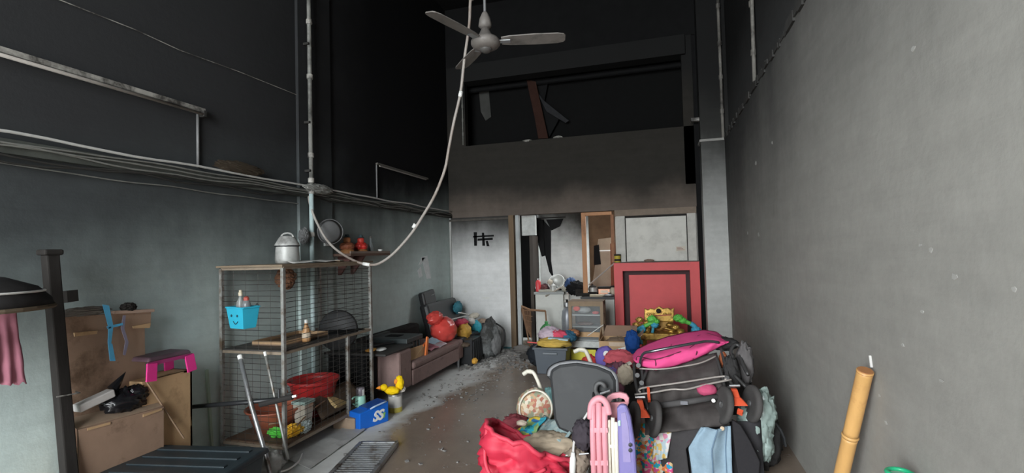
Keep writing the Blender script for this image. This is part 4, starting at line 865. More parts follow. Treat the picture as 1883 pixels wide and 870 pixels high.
s_ = MB().box((.22, YB+.012, 1.61), (.36, YB+.02, 1.68)).build('small_plate', mat('cream_plate', (.62, .55, .46), .6), t)
for k in range(3): MB().box((.235, YB+.009, 1.622+k*.019), (.345-.02*k, YB+.013, 1.629+k*.019)).build('print_line', mat('brown_print', (.30, .14, .10), .6), s_)
t = thing('yellow_tin', 'small yellow tin on the corner of the red altar', 'tin', (-.69, YB-.053, RZ+.012))
MB().lathe([(.05, 0), (.05, .10), (.045, .11), (0, .11)], (-.69, YB-.053, RZ+.012), seg=16).build('can', mat('mustard_tin', (.50, .38, .03), .4, .4, 10), t)
MB().lathe([(.053, .105), (.053, .13), (.0, .132)], (-.69, YB-.053, RZ+.012), seg=16).build('lid', M_char, t)
MB().lathe([(.0505, .02), (.0515, .022), (.0515, .05), (.0505, .052)], (-.69, YB-.053, RZ+.012), seg=16).build('label_band', M_char, t)
tag(MB().blob((-.20, YB-.05, RZ+.03), (.07, .03, .02), .4, 3, 3).build('plaster_bit', mat('brown_bit', (.28, .2, .16), .8)), 'small brown plaster bit on the altar top', 'debris')
# orange timber frame standing on the counter
t = thing('timber_frame', 'orange-brown timber window frame standing on the counter', 'frame', (-1.0, YB+.06, .95))
M_tim = mat('orange_timber', (.50, .24, .11), .65, .3, 9, stretch=(1, 1, .2), dirt=(.25, .11, .05), dirtamt=.2)
MB().box((-1.275, YB+.03, .90), (-1.205, YB+.10, 2.29)).build('upright', M_tim, t, bevel=.004)
MB().box((-1.205, YB+.03, 2.235), (-.77, YB+.10, 2.29)).build('head_rail', M_tim, t, bevel=.004)
MB().box((-.79, YB+.03, 1.45), (-.74, YB+.10, 2.235)).build('upright', mat('scorched_timber', (.30, .13, .06), .7, .4, 9), t)
# counters
M_ctr = mat('dirty_white_tile', (.60, .60, .56), .5, .15, 5, dirt=(.42, .42, .40), dirtamt=.3)
t = thing('counter', 'white tiled kitchen counter with pots on top, left one', 'counter', AY(1010, 640, 8.85))
p0, p1 = AY(985, 560, 8.75), AY(1036, 560, 8.75)
MB().box((p0.x, 8.75, 0), (p1.x, 9.3, .90)).build('body', M_ctr, t); MB().box((p0.x-.02, 8.72, .90), (p1.x+.02, 9.32, .94)).build('worktop', mat('grey_worktop', (.30, .31, .30), .5), t)
c1x0, c1x1 = p0.x, p1.x
t = thing('counter', 'white counter block between glass cabinet and red altar', 'counter', AY(1125, 650, 8.4))
MB().box((-1.26, YB-.1, 0), (-.76, 8.95, .86)).build('body', M_ctr, t); MB().box((-1.30, YB-.13, .86), (-.755, 9.0, .895)).build('worktop', mat('black_worktop', (.04, .04, .042), .5, .4), t)
# soot-dark back boards behind the frame
M_bb1 = mat('brown_burnt_board', (.10, .06, .035), .8, .5, 6); M_bb2 = mat('pale_brown_board', (.34, .27, .20), .8, .3, 6)
tag(MB().box((-1.36, 9.9, 0), (-.3, 9.95, 2.6)).build('plywood_sheet', M_bb1), 'large scorched brown panel behind the timber frame', 'panel')
t = thing('leaning_board', 'pale brown board leaning inside the timber frame', 'board', AY(1110, 640, 9.2))
pb_ = [AY(x, y, 9.2) for x, y in ((1100, 440), (1130, 436), (1133, 535), (1088, 530), (1092, 505))]
MB().prism(pb_[:2]+[V((pb_[2].x, 9.2, 0)), V((pb_[3].x, 9.2, 0)), pb_[3], pb_[4]], (0, .02, 0)).build('sheet', M_bb2, t)
MB().prism([AY(x, y, 9.18) for x, y in ((1092, 452), (1101, 450), (1105, 486), (1092, 488))], (0, .02, 0)).build('black_flap', M_black, t)
MB().box((pb_[0].x, 9.185, pb_[0].z-.22), (pb_[1].x, 9.2, pb_[0].z-.20)).build('pale_tape', M_white, t)
tag(MB().prism([AY(x, y, 9.0) for x, y in ((1122, 448), (1131, 446), (1133, 640), (1126, 640))], (0, .03, 0)).build('reddish_plank', mat('reddish_plank', (.16, .06, .035), .8, .4)), 'dark reddish plank upright beside the altar', 'plank')
tag(MB().tube([AY(1083, 524, 8.55), AY(1131, 483, YB-.04)], .012, 8).build('grey_batten', mat('grey_tube', (.36, .32, .29), .6)), 'thin grey tube leaning from counter to altar corner', 'tube')
# charred curtain strips
t = thing('burnt_curtain', 'charred black curtain strips on the kitchen wall', 'curtain', AY(1000, 500, 9.2))
MB().tube([AY(972, 402, 9.345), AY(1040, 399, 9.345)], .012, 8).build('rail', M_char, t)
for poly in (((974, 402), (990, 402), (992, 448), (986, 446), (979, 436)), ((986, 402), (1000, 404), (1003, 470), (996, 472), (990, 450)), ((998, 404), (1013, 420), (1013, 480), (1018, 512), (1010, 500), (1002, 468)), ((1004, 404), (1036, 402), (1030, 416), (1014, 424))):
    mb = MB(); mb.prism([AY(x, y, 9.332) for x, y in poly], (0, .02, 0)); mb.build('strip', M_black, t)
# pots and junk on the left counter
ZC1 = .941
def onc(px, Y, z=ZC1): p = AY(px, 535, Y); return V((p.x, Y, z))
t = thing('red_flask', 'slim red flask at the left end of the kitchen counter', 'flask', onc(990, 8.85))
o = onc(990, 8.85); MB().lathe([(.045, 0), (.048, .02), (.048, .17), (.03, .20), (.02, .21)], o, seg=16).build('body', mat('red_flask', (.62, .05, .06), .35), t, smooth=True); MB().lathe([(.022, .205), (.022, .235), (0, .237)], o, seg=10).build('cap', M_steel, t)
t = thing('wok', 'pale round wok propped among pots on the counter', 'wok', onc(1024, 8.95))
o = onc(1024, 8.95, 1.09); ax = V((-.1, -.85, .5)).normalized(); aa, bb_, _d = frame(ax)
M_alu = mat('dull_aluminium', (.55, .55, .52), .45, .3, 8, .3, dirt=(.2, .19, .18), dirtamt=.3)
MB().lathe([(0, -.06), (.07, -.05), (.13, -.01), (.15, .03), (.14, .03), (.12, -.005), (.06, -.04), (0, -.05)], o, ax, 26).build('bowl', M_alu, t, smooth=True)
MB().tube([o+ax*.03+aa*.15*cos(k*pi/12)+bb_*.15*sin(k*pi/12) for k in range(24)], .007, 6, closed=True).build('rim', M_white, t)
for s in (-1, 1): MB().tube(arc(o+ax*.03+aa*.15*s, aa*s, bb_, .04, .04, -pi/2, pi/2, 8), .007, 6).build('handle', M_alu, t)
def pot(px, Y, r, h, mtl, label, z=ZC1, lidm=None):
    o = onc(px, Y, z); t = thing('cooking_pot', label, 'pot', o)
    MB().lathe([(r*.9, 0), (r, .01), (r, h), (r*1.06, h), (r*1.06, h+.006), (r*.96, h+.006), (r*.94, .012), (0, .012)], o, seg=20).build('body', mtl, t, smooth=False)
    if lidm: MB().lathe([(r*1.05, h+.004), (r*.7, h+.03), (.012, h+.04), (.014, h+.06), (0, h+.062)], o, seg=20).build('lid', lidm, t, smooth=True)
    for s in (-1, 1): MB().tube(arc(o+V((s*r, 0, h*.8)), (s, 0, 0), (0, 1, 0), .025, .03, -pi/2, pi/2, 6), .006, 6).build('handle', M_blackpl, t)
pot(1008, 9.08, .09, .12, mat('purple_brown_enamel', (.14, .07, .08), .5), 'dark maroon pot behind the red flask')
pot(1017, 8.86, .06, .09, M_alu, 'little aluminium pot in front of the wok', lidm=M_alu)
pot(1030, 9.15, .10, .14, M_char, 'blackened pot behind the wok', lidm=M_char)
tag(MB().tube([AY(1003, 545, 8.72), AY(1046, 521, 8.9)], .014, 8).build('wooden_stick', mat('grey_stick', (.30, .25, .2), .7)), 'grey wooden stick lying across the kitchen counter', 'stick')
tag(MB().cbox((c1x0+.17, 8.82, ZC1+.02), (.24, .14, .035), (0, 0, .2)).build('chopping_board', mat('grey_beige', (.42, .40, .34), .7)), 'pale chopping board at the edge of the kitchen counter', 'board')
tag(MB().blob(onc(1050, 8.82, .93)+V((0, 0, .12)), (.10, .09, .13), .35, 3, 41).build('blue_bundle', mat('navy_cloth', (.03, .07, .18), .7, .5, 9), smooth=True), 'navy blue bundle piled between the two counters', 'bundle')
tag(MB().blob(onc(1060, 8.75, .9)+V((0, 0, .1)), (.16, .1, .12), .4, 3, 42).build('black_bundle', M_black, smooth=True), 'black burnt bundle beside the timber frame', 'bundle')
# tall steel cylinder in the gap and bits under it
t = thing('gas_cylinder', 'grey metal cylinder standing between the counters', 'cylinder', AY(1044, 640, 8.7))
o = AY(1044, 600, 8.66); o = V((o.x, 8.66, 0)); MB().lathe([(.08, 0), (.10, .03), (.105, .5), (.09, .62), (.05, .68), (.03, .69)], o, seg=18).build('body', mat('smoky_metal', (.34, .35, .38), .4, .5, 7, .4), t, smooth=True)
MB().lathe([(.055, .69), (.06, .70), (.06, .76), (.05, .77)], o, seg=14).build('collar', M_steel, t); MB().lathe([(.018, .69), (.018, .80), (.03, .81), (0, .82)], o, seg=10).build('valve', M_char, t)
# black junk on the right counter
ZC2 = .896
for k, (px, Y, dx, dy, dz, c, lab, nm, cat) in enumerate((
    (1080, 8.5, .34, .22, .06, (.02, .02, .02), 'flat black burnt tray on the right counter', 'burnt_tray', 'tray'),
    (1098, 8.34, .24, .10, .035, (.55, .46, .33), 'cream wooden slat at the front of the right counter', 'wooden_batten', 'batten'),
    (1120, 8.36, .22, .16, .03, (.05, .05, .05), 'dark flat pan lid on the right counter', 'pan_lid', 'lid'),
    (1112, 8.55, .20, .14, .15, (.50, .24, .15), 'copper-coloured tin box on the right counter', 'tin_box', 'box'),
    (1127, 8.5, .11, .11, .15, (.46, .40, .30), 'beige jar beside the copper tin box', 'beige_jar', 'jar'))):
    p = AY(px, 540, Y); o = V((p.x, Y, ZC2))
    if nm == 'beige_jar':
        t = thing(nm, lab, cat, o); MB().lathe([(.05, 0), (.055, .01), (.055, .10), (.03, .13), (.03, .145)], o, seg=14).build('body', mat(nm, c, .5), t, smooth=True); MB().lathe([(.035, .14), (.035, .165), (0, .166)], o, seg=12).build('lid', M_char, t)
    elif nm == 'pan_lid':
        t = thing(nm, lab, cat, o); MB().lathe([(.12, 0), (.12, .008), (.07, .035), (.0, .045)], o, seg=20).build('dome', mat(nm, c, .4), t, smooth=True); MB().lathe([(.015, .04), (.02, .065), (0, .07)], o, seg=10).build('knob', M_steel, t)
    elif nm == 'tin_box':
        t = thing(nm, lab, cat, o); MB().cbox(o+V((0, 0, .06)), (dx, dy, .12)).build('body', mat(nm, c, .35, .4, 12, .4), t, bevel=.01); MB().cbox(o+V((0, 0, .135)), (dx+.015, dy+.015, .03)).build('lid', M_char, t, bevel=.006); MB().cbox(o+V((0, -dy/2-.002, .07)), (dx*.6, .004, .04)).build('label_band', mat('pale_gold', (.75, .6, .45), .4), t)
    elif nm == 'burnt_tray':
        t = thing(nm, lab, cat, o); MB().cbox(o+V((0, 0, .012)), (dx, dy, .02)).build('base', M_char, t); [MB().cbox(o+V((sx*dx/2, sy*dy/2, .03)), (dx if sy else .012, .012 if sy else dy, .05)).build('rim', M_char, t) for sx, sy in ((1, 0), (-1, 0), (0, 1), (0, -1))]
    else:
        tag(MB().cbox(o+V((0, 0, dz/2+.0)), (dx, dy, dz), (0, 0, .15)).build(nm, mat(nm, c, .7, .3), bevel=.008), lab, cat)
# wicker rack and green bottle by the doorway
t = thing('wicker_stand', 'broken brown wicker stand beside the kitchen doorway', 'stand', AY(975, 620, 8.35))
M_wick = mat('brown_wicker', (.26, .15, .09), .8, .4, 20)
a_ = AY(958, 563, 8.45); 
MB().tube([AY(956, 562, 8.45), AY(975, 570, 8.42), AY(1003, 572, 8.4)], .018, 8).build('arm', M_wick, t)
MB().tube([AY(1003, 572, 8.4), V((AY(1006, 572, 8.4).x, 8.42, 0))], .014, 8).build('leg', M_wick, t)
MB().tube([AY(960, 566, 8.45), V((AY(974, 600, 8.45).x, 8.45, 0))], .014, 8).build('leg', M_wick, t)
for k in range(9):
    p = AY(958+k*2.2, 566+k*.8, 8.44); q_ = AY(966+k*1.4, 600+k*3, 8.44); MB().tube([p, q_], .006, 5).build('cane', M_wick, t)
for k in range(5): MB().tube([AY(957+k*3.2, 570+k*9, 8.43), AY(980-k*1.0, 572+k*10, 8.43)], .006, 5).build('cane', M_wick, t)
t = thing('green_bottle', 'dark bottle with a green shoulder behind the clothes tub', 'bottle', AY(1005, 625, 8.2)); o = V((AY(1005, 600, 8.2).x, 8.2, 0))
MB().lathe([(.12, 0), (.14, .03), (.14, .28), (.11, .33)], o, seg=20).build('body', mat('dark_brown_plastic', (.05, .035, .03), .5), t, smooth=True); MB().lathe([(.12, .32), (.11, .38), (.06, .44), (.03, .46), (.03, .50), (0, .502)], o, seg=18).build('shoulder', mat('bottle_green', (.05, .24, .07), .4), t, smooth=True)
# grey tub with clothes
o = V((AY(1014, 660, 6.75).x, 6.85, 0)); t = thing('storage_tub', 'slate grey plastic tub heaped with clothes', 'tub', o)
M_tub = mat('slate_grey_plastic', (.085, .10, .12), .5, .15, 9)
def tubmesh(o, w0, d0, w1, d1, h, th=.02):
    ob = [(-w0, -d0), (w0, -d0), (w0, d0), (-w0, d0)]; ot = [(-w1, -d1), (w1, -d1), (w1, d1), (-w1, d1)]; k = 1-th/w1
    vs = [o+V((x, y, 0)) for x, y in ob]+[o+V((x, y, h)) for x, y in ot]+[o+V((x*k, y*k, h)) for x, y in ot]+[o+V((x*k, y*k, .02)) for x, y in ob]
    fs = [(3, 2, 1, 0)]+[(r+i, r+(i+1) % 4, r+4+(i+1) % 4, r+4+i) for r in (0, 4, 8) for i in range(4)]+[(12, 13, 14, 15)]
    return MB().add(vs, fs)
tubmesh(o, .19, .15, .225, .18, .36).build('body', M_tub, t, bevel=.012)
for s in (-1, 1): MB().cbox(o+V((0, s*.185, .345)), (.48, .025, .03)).build('rim', M_tub, t, bevel=.006); MB().cbox(o+V((s*.23, 0, .345)), (.025, .39, .03)).build('rim', M_tub, t, bevel=.006)
MB().cbox(o+V((0, -.185, .285)), (.20, .025, .03)).build('handle', mat('grey_handle', (.17, .19, .21), .5), t, bevel=.008)
def lump(p, rad, c, lab, cat, name, seed, amp=.32, rough=.85, flat=None, parent=None, seg=24, ring=16, m=None, fr=3.):
    ob = MB().blob(p, rad, amp, fr, seed, seg, ring, flat).build(name, m or mat(name+'_m%d' % seed, c, rough, .3, 18), parent, smooth=True)
    return ob if parent else tag(ob, lab, cat)
lump(o+V((.02, -.02, .40)), (.22, .15, .07), (.62, .42, .10), 'mustard cloth heaped over the grey tub', 'cloth', 'mustard_cloth', 51)
lump(o+V((-.06, .14, .49)), (.16, .14, .10), (.62, .50, .58), 'pale lilac shirt piled on the grey tub', 'cloth', 'lilac_shirt', 52)
lump(o+V((.05, .10, .50)), (.15, .10, .055), (.72, .10, .16), 'red and pink cloth on the tub heap', 'cloth', 'pink_cloth', 53)
lump(o+V((.18, .14, .46)), (.13, .11, .08), (.05, .15, .24), 'dark blue cloth at the right of the tub heap', 'cloth', 'navy_shirt', 54)
lump(o+V((-.28, .35, .16)), (.16, .18, .16), (.02, .024, .03), 'black cloth slumped left of the grey tub', 'cloth', 'black_shirt', 55, flat=.0)
lump(o+V((.24, .22, .50)), (.10, .10, .05), (.55, .25, .13), 'rust-orange cloth behind the glass cabinet edge', 'cloth', 'rust_cloth', 56)
tag(MB().cbox(o+V((-.24, -.02, .395)), (.22, .03, .012), (0, .08, .1)).build('red_ruler', mat('red_strip', (.75, .06, .05), .5)), 'red strip sticking out left of the tub', 'strip')
tag(MB().cbox(o+V((.1, -.05, .463)), (.28, .10, .02), (0, .05, -.1)).build('pale_blue_cloth', mat('pale_blue_cloth', (.45, .62, .70), .8)), 'pale blue folded cloth on the tub heap', 'cloth')
# glass display cabinet
gy = 7.25; x0, x1 = AY(1046, 600, gy).x, AY(1110, 600, gy).x; gt = AY(1080, 557, gy).z
t = thing('display_cabinet', 'narrow wooden display cabinet with glass front and shelves', 'cabinet', ((x0+x1)/2, gy, 0))
M_cab = mat('weathered_cabinet_wood', (.30, .22, .15), .75, .35, 10)
gd_ = .34
for xa, xb in ((x0, x0+.045), (x1-.045, x1)):
    MB().box((xa, gy, 0), (xb, gy+.045, gt)).build('front_stile', M_cab, t); MB().box((xa, gy+gd_-.04, 0), (xb, gy+gd_, gt)).build('rear_stile', M_cab, t)
for z in (.0, gt-.05, .30): MB().box((x0+.045, gy, z), (x1-.045, gy+.04, z+.05)).build('rail', M_cab, t)
MB().box((x0, gy, gt), (x1, gy+gd_, gt+.02)).build('top', M_cab, t); MB().box((x0, gy, .0), (x1, gy+gd_, .03)).build('bottom', M_cab, t)
MB().box((x0+.01, gy+gd_-.015, .03), (x1-.01, gy+gd_-.005, gt)).build('back', mat('dark_grey_back', (.03, .033, .036), .7), t)
for s in (x0+.005, x1-.015): MB().box((s, gy+.045, .05), (s+.01, gy+gd_-.04, gt)).build('side_pane', mat('dusty_glass', (.55, .58, .58), .12, .2, 6, alpha=.13, bump=0), t)
for z in (.36, .55, .72): MB().box((x0+.02, gy+.03, z), (x1-.02, gy+gd_-.02, z+.012)).build('shelf', mat('glass_shelf', (.42, .46, .46), .15, .2, 6), t)
MB().box((x0+.045, gy+.012, .35), (x1-.045, gy+.018, gt-.05)).build('front_pane', _mc['dusty_glass'], t)
MB().box((x0+.01, gy-.012, .42), (x1-.06, gy-.002, .49)).build('tape_strip', M_card2, t)
MB().box((x0+.02, gy-.008, .05), (x1-.12, gy-.001, .24)).build('yellow_panel', mat('yellow_sheet', (.70, .62, .04), .5, .2), t)
MB().box((x0+.02, gy-.01, .27), (x1-.05, gy-.002, .36)).build('paper_strip', mat('white_paper', (.62, .64, .62), .7, .4, 25), t)
lump(V((x0+.11, gy+.06, gt-.09)), (.05, .03, .035), (.80, .08, .06), 'red toy hung inside the glass cabinet top', 'toy', 'red_toy', 61, .1)
lump(V((x1-.12, gy+.1, .755)), (.05, .04, .022), (.65, .10, .10), 'small red object on the upper cabinet shelf', 'toy', 'red_trinket', 62, .1)
lump(V((x0+.2, gy+.14, .79)), (.10, .06, .05), (.36, .38, .38), 'grey bowl shape on the upper cabinet shelf', 'bowl', 'grey_bowl', 63, .1)
lump(V((x0+.22, gy+.15, .59)), (.12, .08, .025), (.16, .10, .09), 'brown tray on the middle cabinet shelf', 'tray', 'brown_trinket', 64, .1)
tag(MB().tube([V((x0+.27, gy-.02, .44)), V((x1+.0, gy-.03, .60))], .006, 6).build('white_wire', M_white), 'thin white rod leaning on the glass cabinet', 'rod')
# cardboard box
by = 6.35; p0, p1 = AY(1102, 640, by), AY(1166, 640, by); zt = AY(1130, 628, by).z
t = thing('cardboard_box', 'open cardboard box with tape in front of the altar', 'carton', ((p0.x+p1.x)/2, by+.2, 0))
bx0, bx1 = p0.x, p1.x
for lo, hi, nm in (((bx0, by, .0), (bx1, by+.012, zt), 'front_panel'), ((bx0, by+.4, 0), (bx1, by+.412, zt), 'back_panel'), ((bx0, by+.012, 0), (bx0+.012, by+.4, zt), 'side_panel'), ((bx1-.012, by+.012, 0), (bx1, by+.4, zt), 'side_panel'), ((bx0+.012, by+.012, .0), (bx1-.012, by+.4, .012), 'bottom_panel')):
    MB().box(lo, hi).build(nm, M_card2, t)
MB().prism([(bx0, by+.4, zt), (bx1, by+.4, zt), (bx1+.02, by+.53, zt+.12), (bx0+.04, by+.53, zt+.12)], (0, .01, 0)).build('flap', M_card, t)
MB().prism([(bx1, by+.01, zt), (bx1, by+.4, zt), (bx1+.10, by+.42, zt+.09), (bx1+.10, by+.02, zt+.09)], (.01, 0, 0)).build('flap', M_card, t)
MB().prism([(bx0, by+.01, zt), (bx0, by+.4, zt), (bx0-.02, by+.45, zt+.10)], (-.01, 0, 0)).build('flap', M_card2, t)
MB().box((bx0+.12, by-.003, zt-.06), (bx1-.1, by, zt-.01)).build('tape', mat('shiny_tape', (.66, .52, .40), .15), t)
lump(V((bx0+.22, by+.2, zt-.04)), (.15, .13, .06), (.23, .16, .11), 'crumpled brown paper inside the open cardboard box', 'paper', 'brown_crumple', 65, flat=.02)
lump(AY(1163, 630, 6.36), (.09, .10, .14), (.02, .08, .30), 'deep blue cloth draped over the cardboard box corner', 'cloth', 'blue_cloth', 66)
# golden throne
ty = 7.3; tx = AY(1213, 600, ty).x
t = thing('deity_throne', 'gilded carved deity throne with dragon arms before the altar', 'throne', (tx, ty, 0))
M_gold = mat('worn_gilding', (.62, .38, .09), .35, .5, 26, .6, bump=.5, dirt=(.16, .05, .02), dirtamt=.35)
M_gr = mat('dragon_green', (.16, .62, .10), .5, .3, 12); M_db = mat('dragon_blue', (.08, .45, .66), .5, .25, 12)
def tp(px, py, dy=0): return AY(px, py, ty+dy)
crest = [(1184, 592), (1185, 567), (1192, 570), (1196, 567), (1204, 569), (1212, 563), (1220, 568), (1229, 566), (1233, 569), (1240, 566), (1239, 592)]
MB().prism([tp(x, y, .1) for x, y in crest], (0, .05, 0)).build('crest', M_gold, t, bevel=.01)
MB().lathe([(.0, .02), (.03, .015), (.035, 0)], tp(1211, 572, .09), (0, -1, 0), 12).build('crest_gem', M_char, t)
for px in (1192, 1200, 1222, 1231): MB().tube([tp(px, 578, .085)+V((.028*cos(k*.6), 0, .02*sin(k*.6)))*(1-k*.05) for k in range(14)], .007, 6).build('scroll', M_gold, t, smooth=True)
MB().prism([tp(x, y, .08) for x, y in ((1186, 592), (1238, 592), (1240, 606), (1184, 606))], (0, .06, 0)).build('back_panel', mat('bronze_panel', (.36, .20, .05), .4, .4, 20, .5), t, bevel=.006)
MB().bar(tp(1192, 581, .09), tp(1234, 579, .09), .03, .014).build('red_bar', mat('deep_red_lacquer', (.40, .05, .02), .4), t)
s0, s1 = tp(1178, 625), tp(1258, 625); 
MB().box((s0.x, ty-.12, .40), (s1.x, ty+.28, .50)).build('seat', M_gold, t, bevel=.02)
MB().box((s0.x+.02, ty+.1, .5), (s1.x-.02, ty+.2, tp(1200, 606, .1).z+.01)).build('lower_back', mat('dark_gilding', (.28, .12, .03), .4, .6, 22, .5), t, bevel=.01)
for k, (xa, ya, xb, yb) in enumerate(((1195, 603, 1215, 600), (1215, 607, 1245, 604), (1198, 613, 1222, 610), (1225, 613, 1250, 609), (1205, 620, 1240, 617))):
    a, b_ = tp(xa, ya, .06), tp(xb, yb, .06); MB().tube(smooth_path([a, a.lerp(b_, .3)+V((0, -.02, .02)), a.lerp(b_, .7)+V((0, -.02, -.015)), b_], 4), [.006]+[.013]*11+[.006], 8).build('scroll', M_gold, t, smooth=True)
for x in (s0.x+.05, s1.x-.05):
    for y in (ty-.08, ty+.24): MB().lathe([(.03, 0), (.035, .1), (.02, .2), (.035, .4)], (x, y, 0), seg=12).build('leg', M_gold, t)
for pts_g, pts_b in ((((1196, 588), (1205, 590), (1198, 594), (1185, 600)), ((1185, 600), (1179, 606), (1178, 620), (1182, 632))), (((1243, 588), (1250, 584), (1262, 592), (1270, 595)), ((1270, 595), (1277, 600), (1281, 608), (1284, 616)))):
    MB().tube(smooth_path([tp(x, y, -.08) for x, y in pts_g], 4), [.018, .026, .03, .028, .026, .03, .034, .032, .03, .028, .028, .028, .028], 8).build('dragon_head', M_gr, t, smooth=True)
    MB().tube(smooth_path([tp(x, y, -.08) for x, y in pts_b], 4), .033, 8).build('dragon_body', M_db, t, smooth=True)
MB().tube([tp(1203, 590, -.06), tp(1201, 604, -.06), tp(1198, 622, -.06)], .02, 8).build('arm_post', M_db, t, smooth=True)
for px, py, m_, r_ in ((1199, 587, M_gr, .045), (1207, 591, M_gr, .03), (1247, 585, M_gr, .045), (1256, 590, M_gr, .035), (1179, 607, M_db, .045), (1204, 598, M_db, .035), (1280, 607, M_db, .045)): lump(tp(px, py, -.09), (r_*1.3, r_, r_), None, None, None, 'dragon_mane', px, .5, .5, None, t, 16, 10, m_)
for px, py in ((1176, 588), (1170, 598), (1178, 612), (1185, 622), (1188, 608), (1194, 600), (1232, 598), (1242, 602), (1252, 610), (1246, 618), (1228, 618), (1208, 622), (1262, 616), (1190, 594), (1182, 600)): lump(tp(px, py, -.02), (.05, .035, .035), None, None, None, 'carving', px, .45, .4, None, t, 16, 10, M_gold)
# plush and junk between box and stroller
t = thing('stuffed_toy', 'violet stuffed toy with a white badge before the cardboard box', 'toy', AY(1113, 670, 5.6))
MB().blob(AY(1113, 657, 5.6), (.11, .09, .12), .10, 3, 71).build('body', mat('violet_plush', (.20, .15, .50), .9, .25, 30), t, smooth=True)
MB().lathe([(.035, 0), (.032, .012), (0, .016)], AY(1115, 651, 5.5), (0, -1, .2), 12).build('badge', M_white, t)
tag(MB().prism([AY(x, y, 5.75) for x, y in ((1106, 650), (1150, 638), (1156, 760), (1120, 765))], (0, .03, 0)).build('white_carton', M_white), 'white carton panel behind the violet toy', 'panel')
lump(AY(1140, 662, 5.4), (.16, .10, .10), (.66, .13, .16), 'coral red cloth behind the cream rail', 'cloth', 'coral_cloth', 72)
tag(MB().bar(AY(1108, 690, 4.9), AY(1160, 667, 5.0), .05, .02).build('cream_rail', M_cream), 'flat cream rail slanting toward the stroller', 'rail')
lump(AY(1135, 700, 4.9), (.16, .12, .16), (.20, .08, .11), 'maroon clothes heaped left of the stroller', 'cloth', 'maroon_cloth', 73)
lump(AY(1150, 690, 4.7), (.07, .06, .09), (.62, .52, .40), 'beige cloth wedged left of the stroller', 'cloth', 'beige_cloth', 74)
lump(AY(1122, 690, 4.85), (.09, .08, .08), (.16, .14, .40), 'indigo cloth above the office chair back', 'cloth', 'indigo_cloth', 75)
lump(AY(1085, 668, 6.3), (.10, .08, .10), (.55, .06, .05), 'red cloth by the foot of the glass cabinet', 'cloth', 'red_cloth', 76)
# support under the heap: low table
t = thing('low_table', 'dark low table buried under clothes on the right', 'table', (.2, 4.5, 0))
MB().box((-.35, 4.1, .40), (.72, 5.3, .44)).build('top', M_char, t)
for x in (-.3, .67):
    for y in (4.15, 5.25): MB().box((x-.03, y-.03, 0), (x+.03, y+.03, .40)).build('leg', M_char, t)

pot(1066, 8.62, .08, .10, M_char, 'small blackened pot beside the timber frame upright', z=ZC2)
pot(1090, 8.72, .07, .12, M_alu, 'dull aluminium pot at the back of the right counter', z=ZC2, lidm=M_char)
lump(onc(1000, 8.9)+V((0, 0, .06)), (.07, .08, .06), (.12, .05, .05), 'dark red crumpled rag beside the red flask', 'rag', 'maroon_rag', 131)
lump(onc(1040, 8.84)+V((0, 0, .05)), (.07, .08, .05), (.40, .38, .32), 'pale crumpled cloth at the right end of the left counter', 'cloth', 'pale_cloth', 132)
lump(onc(1012, 8.95)+V((0, 0, .16)), (.05, .05, .05), (.50, .44, .36), 'beige bowl shape left of the wok', 'bowl', 'beige_bowl', 133, .08)
lump(V((AY(1046, 620, 8.2).x, 8.2, .09)), (.12, .14, .10), (.10, .09, .08), 'dark rubbish heap on the floor between the counters', 'rubbish', 'dark_rubbish', 134, .4, flat=0.)
lump(V((AY(1036, 630, 7.9).x, 7.9, .06)), (.07, .09, .07), (.60, .50, .10), 'yellow scrap on the floor left of the glass cabinet', 'scrap', 'yellow_scrap', 135, .4, flat=0.)
lump(V((AY(960, 640, 8.1).x, 8.1, .05)), (.14, .12, .06), (.16, .15, .14), 'grey ash heap at the kitchen doorway', 'ash heap', 'ash_heap', 136, .4, flat=0.)
lump(V((AY(975, 655, 7.6).x, 7.6, .04)), (.16, .10, .05), (.07, .065, .06), 'black ash heap left of the clothes tub', 'ash heap', 'black_ash_heap', 137, .4, flat=0.)
# ================================================================ RIGHT FRONT HEAP
# ---------------- office chair seen from behind
cy = 3.62; cc0 = AY(1072, 735, cy)
t = thing('office_chair', 'black office chair with its rounded back to the viewer', 'chair', (cc0.x, cy+.28, 0))
M_off = mat('worn_black_vinyl', (.02, .021, .023), .6, .35, 6, dirt=(.035, .035, .037), dirtamt=.2)
ring = [(1010, 692), (1013, 680), (1028, 671), (1060, 667), (1098, 673), (1124, 684), (1133, 700), (1134, 740), (1127, 772), (1116, 796), (1086, 805), (1050, 800), (1026, 790), (1018, 772), (1014, 735)]
MB().prism([AY(x, y, cy+.10*(735-y)/70*.5) for x, y in ring], (0, .07, 0)).build('backrest', M_off, t, bevel=.022)
MB().tube(smooth_path([AY(x, y, cy+.10*(735-y)/70*.5+.03) for x, y in ring[:8]], 4), .017, 8).build('piping', mat('worn_grey_edge', (.20, .20, .21), .5, .3), t, smooth=True)
sx_, sz_ = cc0.x, .40
MB().box((sx_-.23, cy+.08, sz_-.05), (sx_+.23, cy+.54, sz_+.04)).build('seat', M_off, t, bevel=.04)
MB().bar(AY(1098, 722, cy-.03), (sx_+.05, cy+.1, sz_-.06), .06, .02).build('back_bracket', M_blackpl, t)
MB().tube([(sx_, cy+.28, .08), (sx_, cy+.28, sz_-.05)], .03, 12).build('gas_column', M_blackpl, t)
for k in range(5):
    a = R(72*k+20); e = V((sx_+.27*cos(a), cy+.28+.27*sin(a), .06))
    MB().bar((sx_, cy+.28, .10), e, .045, .03).build('base_arm', M_blackpl, t)
    MB().lathe([(.0, -.02), (.03, -.02), (.035, 0), (.03, .02), (0, .02)], (e.x, e.y, .035), (cos(a+1.2), sin(a+1.2), 0), 12).build('caster', M_blackpl, t)
k_ = AY(1104, 716, cy-.045)
MB().tube(arc(k_, (1, 0, 0), (0, 0, 1), .035, .045, .2, pi+1.2, 10), .016, 8).build('lever_grip', mat('grey_grip', (.10, .10, .10), .5), t, smooth=True)
